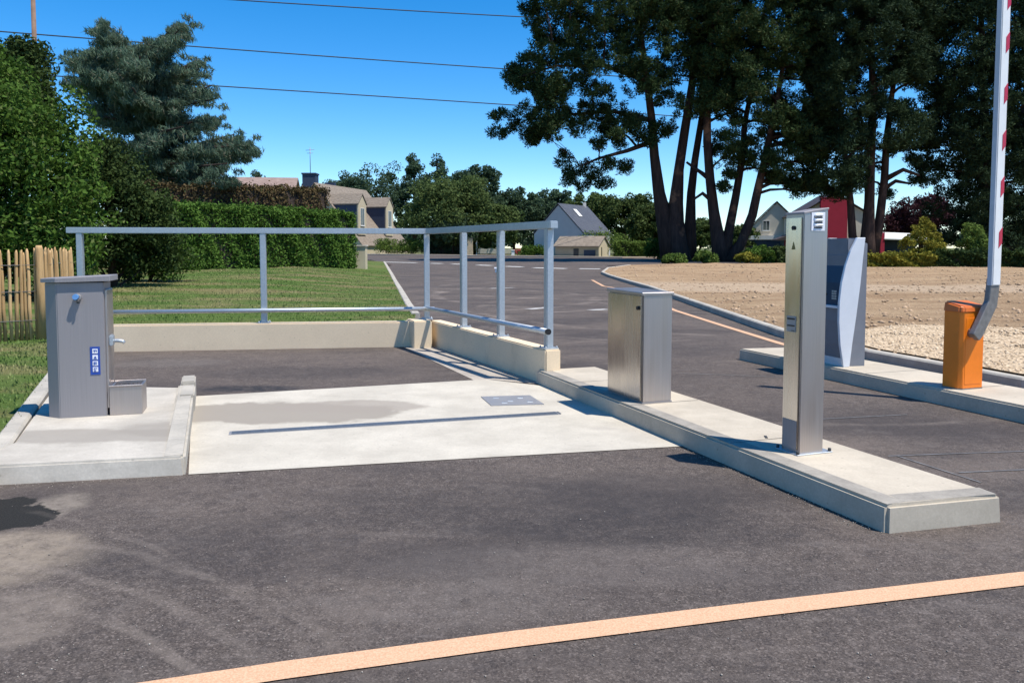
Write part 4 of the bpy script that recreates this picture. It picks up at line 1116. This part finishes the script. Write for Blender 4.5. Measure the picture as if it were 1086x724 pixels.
while len(pts) < 7000:
    x, y = random.uniform(4, 15), random.uniform(6, 15)
    if in_poly((x, y), gp2): pts.append((x, y, max(zfield(x, y) + .012, gz(y) + .13)))
pebbles('pebbles', pts, .014, .036, M_pebble, 'pale loose gravel beside the kerb behind the barrier', 'gravel')
pts = []
for _ in range(520):
    y = 2.3 + abs(random.gauss(0, 1.4)); x = random.uniform(-.72, .72) * y
    pts.append((x, y, .003))
for _ in range(900):
    t = random.random(); p = i1.lerp(i0, t) - nI * abs(random.gauss(.02, .06)); pts.append((p.x, p.y, .003))
for _ in range(250):
    p = at(0, 515).lerp(at(720, 476), random.random()) + Vector((0, -abs(random.gauss(0, .05)), 0)); pts.append((p.x, p.y, .003))
pebbles('grit', pts, .002, .006, M_grit, 'pale grit scattered over the asphalt', 'grit')

# ------------------------------------------------------------------ houses
M_cream = mat_plain('cream_render', (.52, .44, .30), .9, var=.06, scale=1, bump=.2)
M_beige = mat_plain('beige_render', (.60, .54, .44), .9, var=.06, scale=1, bump=.2)
M_greyr = mat_plain('grey_white_render', (.50, .50, .51), .9, var=.05, scale=1, bump=.2)
k = NT('slate_roof', .6, 0, .35)
bk = k.n.new('ShaderNodeTexBrick'); bk.inputs['Scale'].default_value = 1; bk.inputs['Brick Width'].default_value = .35; bk.inputs['Row Height'].default_value = .22; bk.inputs['Mortar Size'].default_value = .015
bk.inputs['Color1'].default_value = (.07, .075, .09, 1); bk.inputs['Color2'].default_value = (.10, .105, .12, 1); bk.inputs['Mortar'].default_value = (.03, .03, .035, 1)
k.l(k.O, bk.inputs['Vector']); k.col(bk.outputs[0]); M_slate = k.m
def mat_tile(name, a, b_):
    k = NT(name, .8, 0, .2); f = k.noise(2.2, 5, .7, k.vmap((0, 0, 0), 0, (1, 1, 4), k.O)); c = k.mix(k.ramp(f, .3, .7), a, b_)
    k.col(c); k.bump(k.noise(14, 3, .6, k.O), .4, .05); return k.m
M_tile = mat_tile('brown_tile', (.16, .13, .10), (.28, .23, .18))
M_tile2 = mat_tile('pinkish_tile', (.22, .155, .13), (.32, .235, .20))
M_darkroof = mat_plain('dark_brown_roof', (.06, .045, .042), .7, var=.2, scale=2)
M_redwall = mat_plain('crimson_render', (.34, .022, .045), .85, var=.08, scale=1)
M_window = NT('window_glass', .06, 0, .6); M_window.col((.03, .04, .05)); M_window = M_window.m
M_frame = mat_plain('white_frame', (.68, .67, .64), .6, var=.05)
M_dkblue = mat_plain('dark_blue_cladding', (.035, .05, .085), .6, var=.1)

def wall_window(par, c, d, nrm, w, h, panes=True):
    """window: frame, pane and sill on a wall plane; c centre, d along, nrm outward"""
    z = Vector((0, 0, 1)); c = Vector(c)
    def slab(a0, a1, z0, z1, o0, o1, name, mat, p):
        m = MB(); q = [c + d * a + z * b_ + nrm * o0 for a, b_ in ((a0, z0), (a1, z0), (a1, z1), (a0, z1))]
        m.extr(q, nrm * (o1 - o0)); return m.build(name, mat, p)
    m = MB(); f = .07
    for a0, a1, z0, z1 in ((-w / 2, -w / 2 + f, -h / 2, h / 2), (w / 2 - f, w / 2, -h / 2, h / 2), (-w / 2 + f, w / 2 - f, -h / 2, -h / 2 + f), (-w / 2 + f, w / 2 - f, h / 2 - f, h / 2), (-.025, .025, -h / 2 + f, h / 2 - f)):
        m.extr([c + d * a + z * b_ + nrm * -.02 for a, b_ in ((a0, z0), (a1, z0), (a1, z1), (a0, z1))], nrm * .07)
    fr = m.build('window', M_frame, par)
    slab(-w / 2 + .03, w / 2 - .03, -h / 2 + .03, h / 2 - .03, .003, .02, 'pane', M_window, fr)
    slab(-w / 2 - .08, w / 2 + .08, -h / 2 - .08, -h / 2, -.01, .1, 'sill', M_frame, fr)
    return fr

def gable_house(name, label, R0, rd, Lr, run, drop, wallh_base, mwall, mroof, over=.25, cat='house', run2=None):
    """R0: near ridge end; rd: ridge direction; run/drop of both slopes"""
    base = Vector((R0.x, R0.y, wallh_base)); o = thing(name, label, cat, base)
    r = Vector((rd.x, rd.y, 0)).normalized(); s = Vector((r.y, -r.x, 0)); z = Vector((0, 0, 1)); ap = Vector((0, 0, R0.z - base.z))
    m = MB(); dz = .12
    run2 = run2 or run; drop2 = drop * run2 / run
    g = [ap - z * dz, ap - z * (dz + drop) + s * run, s * run - z * .3, -s * run2 - z * .3, ap - z * (dz + drop2) - s * run2]
    m.extr(g, r * Lr); m.build('wall', mwall, o)
    m = MB()
    for sg, rn, dp in ((1, run, drop), (-1, run2, drop2)):
        k_ = (rn + over) / rn
        a = ap - r * over; e_ = ap - r * over + s * sg * rn * k_ - z * dp * k_
        nrm = Vector((0, 0, .12))
        m.extr([a, e_, e_ + nrm, a + nrm], r * (Lr + 2 * over))
    rf = m.build('roof', mroof, o)
    return o, rf, r, s, ap

# dormer house
Yh = 117; K = Yh / 55
R0 = aty(334, 194.5, Yh); rdv = Vector((2.1, 7.2, 0)).normalized()
h1, rf, r, s, ap = gable_house('house', 'brown roofed house with two cream fronted dormers and a dark chimney, beyond the hedge', R0, rdv, 7.6 * K, 3.5 * K, 4.15 * K, gz(117), M_cream, M_tile, run2=3.5 * K)
slope = 4.15 / 3.5
for t in (.8 * K, 5.2 * K):
    front = 3.05 * K; zt = -1.0 * K; zb = -slope * front + .12 * K; hwid = .60 * K
    o_ = ap + r * t; Z = lambda v: Vector((0, 0, v))
    m = MB()
    pts = [o_ + s * front + Z(zb), o_ + s * front + Z(zt - .45 * K), o_ + s * (.45 * K / slope + .85 * K) + Z(zt - .45 * K)]
    m.extr([p - r * hwid for p in pts], r * (2 * hwid)); dm = m.build('dormer', M_dkblue, h1)
    m = MB(); c = o_ + s * (front + .005)
    m.extr([c - r * hwid + Z(zb - .05), c + r * hwid + Z(zb - .05), c + r * hwid + Z(zt - .40 * K), c + Z(zt + .22 * K), c - r * hwid + Z(zt - .40 * K)], s * .2); m.build('dormer_front', M_cream, dm)
    m = MB()
    for sg in (-1, 1):
        a = o_ + s * .35 * K + Z(zt + .24 * K); e_ = o_ + s * .35 * K + r * sg * (hwid + .15) + Z(zt - .47 * K)
        m.extr([a, e_, e_ + Z(.15), a + Z(.15)], s * (front - .2 * K))
    m.build('dormer_roof', M_tile, dm)
    wall_window(dm, o_ + s * (front + .21) + Z((zb + zt) / 2 - .1), r, s, .55 * K, 1.2 * K)
m = MB(); m.box(-.65 * K, .25 * K, -.45 * K, .45 * K, -.9 * K, .62 * K); m.box(-.7 * K, .3 * K, -.5 * K, .5 * K, .62 * K, .72 * K)
chy = m.build('chimney', M_dkblue, h1); chy.location = ap + r * .4 * K - s * .35 * K
m = MB(); m.tube([(-.2 * K, 0, .72 * K), (-.2 * K, 0, 2.5 * K)], .05, 6); m.tube([(-.5 * K, 0, 2.3 * K), (.1 * K, 0, 2.35 * K)], .035, 5); m.tube([(-.4 * K, .0, 2.1 * K), (.0, 0, 2.12 * K)], .035, 5); m.build('aerial', M_fwire, chy)
m = MB(); m.box(-.35 * K, .35 * K, -.3 * K, .3 * K, -.8 * K, .3 * K); c2 = m.build('chimney', M_dkblue, h1); c2.location = ap + r * 3.2 * K - s * .6 * K

# low tiled roof far left
R1 = aty(248, 189.5, 62); h2, *_ = gable_house('house', 'low pink tiled roof just visible over the browned hedge', R1, Vector((1, .12, 0)), 4.6, 3.4, 2.2, .3, M_cream, M_tile2)

# grey gable house
R2 = aty(592, 216.5, 99); h3, rf3, r3, s3, ap3 = gable_house('house', 'grey white gabled house with slate roof behind the little garage', R2, Vector((.52, .86, 0)), 8.1, 3.4, 3.5, gz(99), M_greyr, M_slate, over=.12)
m = MB(); m.box(-.2, .2, -.2, .2, -.5, .55); c_ = m.build('chimney', M_frame, h3); c_.location = ap3 + r3 * 7.4
m = MB(); sl = 3.5 / 3.4
q = [ap3 + r3 * a + s3 * b_ + Vector((0, 0, -sl * b_ + .15)) for a, b_ in ((2.6, .7), (3.5, .7), (3.5, 1.6), (2.6, 1.6))]; m.extr(q, Vector((s3.x * .05, s3.y * .05, .07))); m.build('skylight', M_frame, h3)

# little garage
G0 = aty(634.5, 277.5, 91); gu = Vector((-.93, .36, 0)); gn = Vector((-.17, -.985, 0)); gs = Vector((.985, -.17, 0))
GW, GD, GE, GR = 5.2, 4.6, 1.35, 2.35
G0.z = gz(91)
GA = thing('garage', 'small low garage with brown roof, dark door and cream gable end', 'garage', G0)
gd = Vector((.36, .93, 0)).normalized()
e1_, r1_, e2_ = Vector((0, 0, GE)), gd * (GD / 2) + Vector((0, 0, GR)), gd * GD + Vector((0, 0, GE))
m = MB(); m.extr([Vector((0, 0, -.2)), e1_, r1_, e2_, gd * GD + Vector((0, 0, -.2))], gu * GW); m.build('wall', mat_plain('garage_render', (.33, .29, .22), .9, var=.1, scale=1.5), GA)
m = MB(); m.extr([Vector((0, 0, -.2)), e1_, r1_ - Vector((0, 0, .02)), e2_, gd * GD + Vector((0, 0, -.2))], -gu * .06); gw = m.build('gable_end', M_cream, GA)
m = MB()
for a, b_ in ((r1_, e1_), (r1_, e2_)):
    dd = (b_ - a) * 1.18; m.extr([a - gu * .2, a + dd - gu * .2, a + dd - gu * .2 + Vector((0, 0, .1)), a - gu * .2 + Vector((0, 0, .1))], gu * (GW + .35))
m.build('roof', M_tile, GA)
pn = Vector((gd.y, -gd.x, 0)) 
def on_front(a0, a1, z0, z1, mat, nm):
    m = MB(); nf = Vector((gu.y, -gu.x, 0)); nf = nf if nf.y < 0 else -nf
    m.extr([gu * a0 + Vector((0, 0, z0)) - nf * -.002, gu * a1 + Vector((0, 0, z0)) - nf * -.002, gu * a1 + Vector((0, 0, z1)) - nf * -.002, gu * a0 + Vector((0, 0, z1)) - nf * -.002], nf * .04); return m.build(nm, mat, GA)
on_front(2.35, 2.95, 0.1, .98, M_seam, 'door'); on_front(.35, 1.7, .05, .82, M_dkblue, 'garage_door')
m = MB(); m.extr([gd * 1.05 + Vector((0, 0, .05)) - gu * .065, gd * 1.35 + Vector((0, 0, .05)) - gu * .065, gd * 1.35 + Vector((0, 0, 1.15)) - gu * .065, gd * 1.05 + Vector((0, 0, 1.15)) - gu * .065], -gu * .03); m.build('window', M_window, GA)

# beige house with the gable, white lean-to, and the red and beige house
RB = aty(824, 214, 110); hb_, rfb, rb, sb, apb = gable_house('house', 'beige gabled house with one upstairs window and white band, left of the column', RB, Vector((.25, .97, 0)), 8, 4.9, 4.9, gz(110), M_beige, M_darkroof, over=.2)
nb = -rb
wall_window(hb_, apb + rb * -.0 + sb * -1.35 + Vector((0, 0, -3.25)) , sb, nb, .95, 1.4)
m = MB(); cc = apb * 0 + Vector((0, 0, 2.05)); m.extr([cc - sb * 4.0 + nb * .01, cc + sb * .6 + nb * .01, cc + sb * .6 + nb * .9, cc - sb * 4.0 + nb * .9], Vector((0, 0, .55))); m.build('lean_to_roof', M_frame, hb_)
m = MB(); m.extr([Vector((0, 0, -.2)) - sb * 3.9 + nb * .02, Vector((0, 0, -.2)) + sb * .5 + nb * .02, Vector((0, 0, 2.04)) + sb * .5 + nb * .02, Vector((0, 0, 2.04)) - sb * 3.9 + nb * .02], nb * .7); m.build('lean_to_wall', M_dkblue, hb_)
RC = aty(885, 205, 101); hc, rfc, rc, scc, apc = gable_house('house', 'house with crimson centre wall between beige walls, behind the access column', RC, Vector((.12, .99, 0)), 8, 4.4, 2.7, gz(101), M_beige, M_darkroof, over=.25)
m = MB(); zz = Vector((0, 0, -.1)); ztop = Vector((0, 0, RC.z - hc.location.z - .55))
m.extr([zz - scc * 1.75, zz + scc * 1.5, ztop + scc * 1.5, ztop - scc * 1.75], -rc * .5); m.build('crimson_wall', M_redwall, hc)
m = MB(); m.extr([zz - scc * 5.4, zz - scc * 4.1, Vector((0, 0, 2.0)) - scc * 4.1, Vector((0, 0, 2.0)) - scc * 5.4], rc * 3); m.build('side_wall', M_redwall, hc)
m = MB(); m.extr([Vector((0, 0, 2.02)) - scc * 3.9, Vector((0, 0, 1.9)) - scc * 7.0 , Vector((0, 0, 2.05)) - scc * 7.0, Vector((0, 0, 3.2)) - scc * 3.9], rc * 3.2); m.build('side_roof', M_darkroof, hc)
# carport
q0 = aty(938, 270, 97); q0.z = gz(97)
CP = thing('carport', 'open carport with white flat roof and crimson side wall', 'carport', q0)
m = MB(); m.prism([(-.1, -.1), (6.2, .3), (6.2, 3.9), (-.1, 3.5)], lambda p: 2.05 - p[0] * .03, lambda p: 2.2 - p[0] * .05 + p[1] * .24, 0); m.build('roof', M_frame, CP)
m = MB(); m.prism([(-.5, 0), (-.02, 0), (-.02, 3.2), (-.5, 3.2)], -.2, lambda p: 2.9 if p[0] > -.3 else 2.3); m.build('side_wall', M_redwall, CP)
m = MB(); m.box(0, 5.1, 3.15, 3.25, -.2, 2.0); m.build('back_wall', M_dkblue, CP)
for x in (5.0, 2.6): m = MB(); m.box(x, x + .12, .35, .47, -.2, 1.8); m.build('post', M_seam, CP)

# gate pier, blocks, posts, picket fence near the street
def pier(px, pb_, pt, Y, w, mat, label, capm, nm='gate_pier', cat='pier'):
    p = base_at(px, Y, 0); zz = CAMZ + (HOR - pt) * Y / F - p.z
    p.z = CAMZ + (HOR - pb_) * Y / F; zz = (pb_ - pt) * Y / F
    o = thing(nm, label, cat, p)
    m = MB(); m.box(-w / 2, w / 2, -w / 2, w / 2, -.3, zz - .08, .01); m.build('shaft', mat, o)
    m = MB(); m.prism([(-w / 2 - .06, -w / 2 - .06), (w / 2 + .06, -w / 2 - .06), (w / 2 + .06, w / 2 + .06), (-w / 2 - .06, w / 2 + .06)], zz - .078, zz, .02, 1); m.build('cap', capm, o)
    return o
pier(383, 281, 260, 47, .62, M_cream, 'square cream gate pier at the end of the green hedge', M_kerb)
M_stone = mat_plain('pale_stone', (.48, .38, .27), .9, var=.25, scale=5)
pier(498.5, 270.5, 252, 107.6, .75, M_stone, 'pale stone gate pier across the street behind the railing', M_slate)
pier(505.5, 269.5, 251, 109, .22, M_galv, 'thin grey post right of the stone gate pier', M_galv, 'post', 'post')
pier(544, 271.5, 265, 104, .4, M_white_label, 'short white marker post at the far pavement edge', M_white_label, 'marker_post', 'post')
pier(526.5, 290.5, 283.5, 46, .16, M_white_label, 'small white bollard in the road, half hidden behind a railing post', M_white_label, 'bollard', 'bollard')
pf = thing('picket_fence', 'low pale picket fence across the street right of the stone pier', 'fence', base_at(507, 108, .12))
m = MB()
for i in range(34): m.box(i * .13, i * .13 + .08, 0, .03, 0, .72 + .05 * math.sin(i * .6))
m.build('pickets', M_beige, pf); m = MB(); m.box(0, 4.45, .031, .07, .2, .27); m.box(0, 4.45, .031, .07, .52, .59); m.build('fence_rail', M_beige, pf)
tree('shrub', 'little red flowering shrub beside the white marker post', base_at(549, 105, .1), [(0, 0, .35, .45, .4, .4)], 14, (.15, .25), 40, .12, .6, mat_leaf('red_flowers', (.25, .03, .04), (.5, .12, .1), .2), limbs=4, cat='shrub')
pole_b = base_at(43.5, 34, .2)
PL = thing('utility_pole', 'slim weathered wooden pole rising above the big leafy tree', 'pole', pole_b)
m = MB(); m.tube([(0, 0, -.3), (0.02, 0, 6), (.03, 0, 13.5)], [.12, .1, .085], 10); m.build('shaft', M_pole, PL)
m = MB(); m.tube([(.03, 0, 13.5), (.03, 0, 13.56)], [.095, .05], 10); m.build('cap', M_galv, PL)
m = MB(); m.box(-.6, .65, -.13, -.09, 12.9, 13.0); ca = m.build('cross_arm', M_pole, PL)
for x in (-.5, 0.02, .55): MB().tube([(x, -.11, 13.0), (x, -.11, 13.14)], [.03, .02], 8).build('insulator', M_white_label, ca)

# power lines, sagging gently
def wire(label, pts, Y0, Y1):
    o = thing('power_line', label, 'wire', aty(*pts[0], Y0), group='power lines across the sky'); b0_ = Vector(o.location)
    n = 40; A = aty(*pts[0], Y0); Bm = pts[1]; C_ = aty(*pts[2], Y1)
    path = []
    tm = (pts[1][0] - pts[0][0]) / (pts[2][0] - pts[0][0])
    M_ = aty(*pts[1], Y0 + (Y1 - Y0) * tm)
    sag = M_.z - (A.z + (C_.z - A.z) * tm)
    for i in range(n + 1):
        t = i / n; p = A.lerp(C_, t); p.z += sag * (t * (1 - t)) / (tm * (1 - tm)); path.append(p - b0_)
    m = MB(); m.tube(path, .052, 6); m.build('cable', M_wire, o)
wire('highest power line across the sky, leaving the top of the frame', [(-120, -26), (345, 13), (840, 30)], 62, 100)
wire('middle power line passing behind the cedar top', [(-120, 24), (345, 68), (840, 92)], 62, 100)
wire('lowest power line ending behind the pine boughs', [(-120, 70), (345, 106), (840, 132)], 62, 100)

# ------------------------------------------------------------------ light
w = bpy.data.worlds.new('World'); sc.world = w; w.use_nodes = True
nt = w.node_tree; bg = nt.nodes['Background']
sky = nt.nodes.new('ShaderNodeTexSky'); sky.sky_type = 'NISHITA'; sky.sun_disc = False
EL = 65; SX, SY = .87, -.49; AZ = math.degrees(math.atan2(SX, SY))
sky.sun_elevation = R(EL); sky.sun_rotation = R(AZ); sky.air_density = .8; sky.dust_density = .15; sky.ozone_density = 3.0; sky.altitude = 20
hs = nt.nodes.new('ShaderNodeHueSaturation'); hs.inputs['Saturation'].default_value = 1.42
nt.links.new(sky.outputs[0], hs.inputs['Color']); nt.links.new(hs.outputs[0], bg.inputs['Color'])
bg.inputs['Strength'].default_value = .14
sun = bpy.data.lights.new('sun', 'SUN'); sun.energy = 4.3; sun.angle = R(.53); sun.color = (1, .955, .88)
so = bpy.data.objects.new('sun', sun); col.objects.link(so)
tow = Vector((SX * math.cos(R(EL)), SY * math.cos(R(EL)), math.sin(R(EL))))
so.rotation_euler = (-tow).to_track_quat('-Z', 'Y').to_euler(); so.location = (20, -15, 30)
sc.view_settings.view_transform = 'Standard'; sc.view_settings.look = 'None'; sc.view_settings.exposure = 0.55; sc.view_settings.gamma = 1
sc.cycles.max_bounces = 6
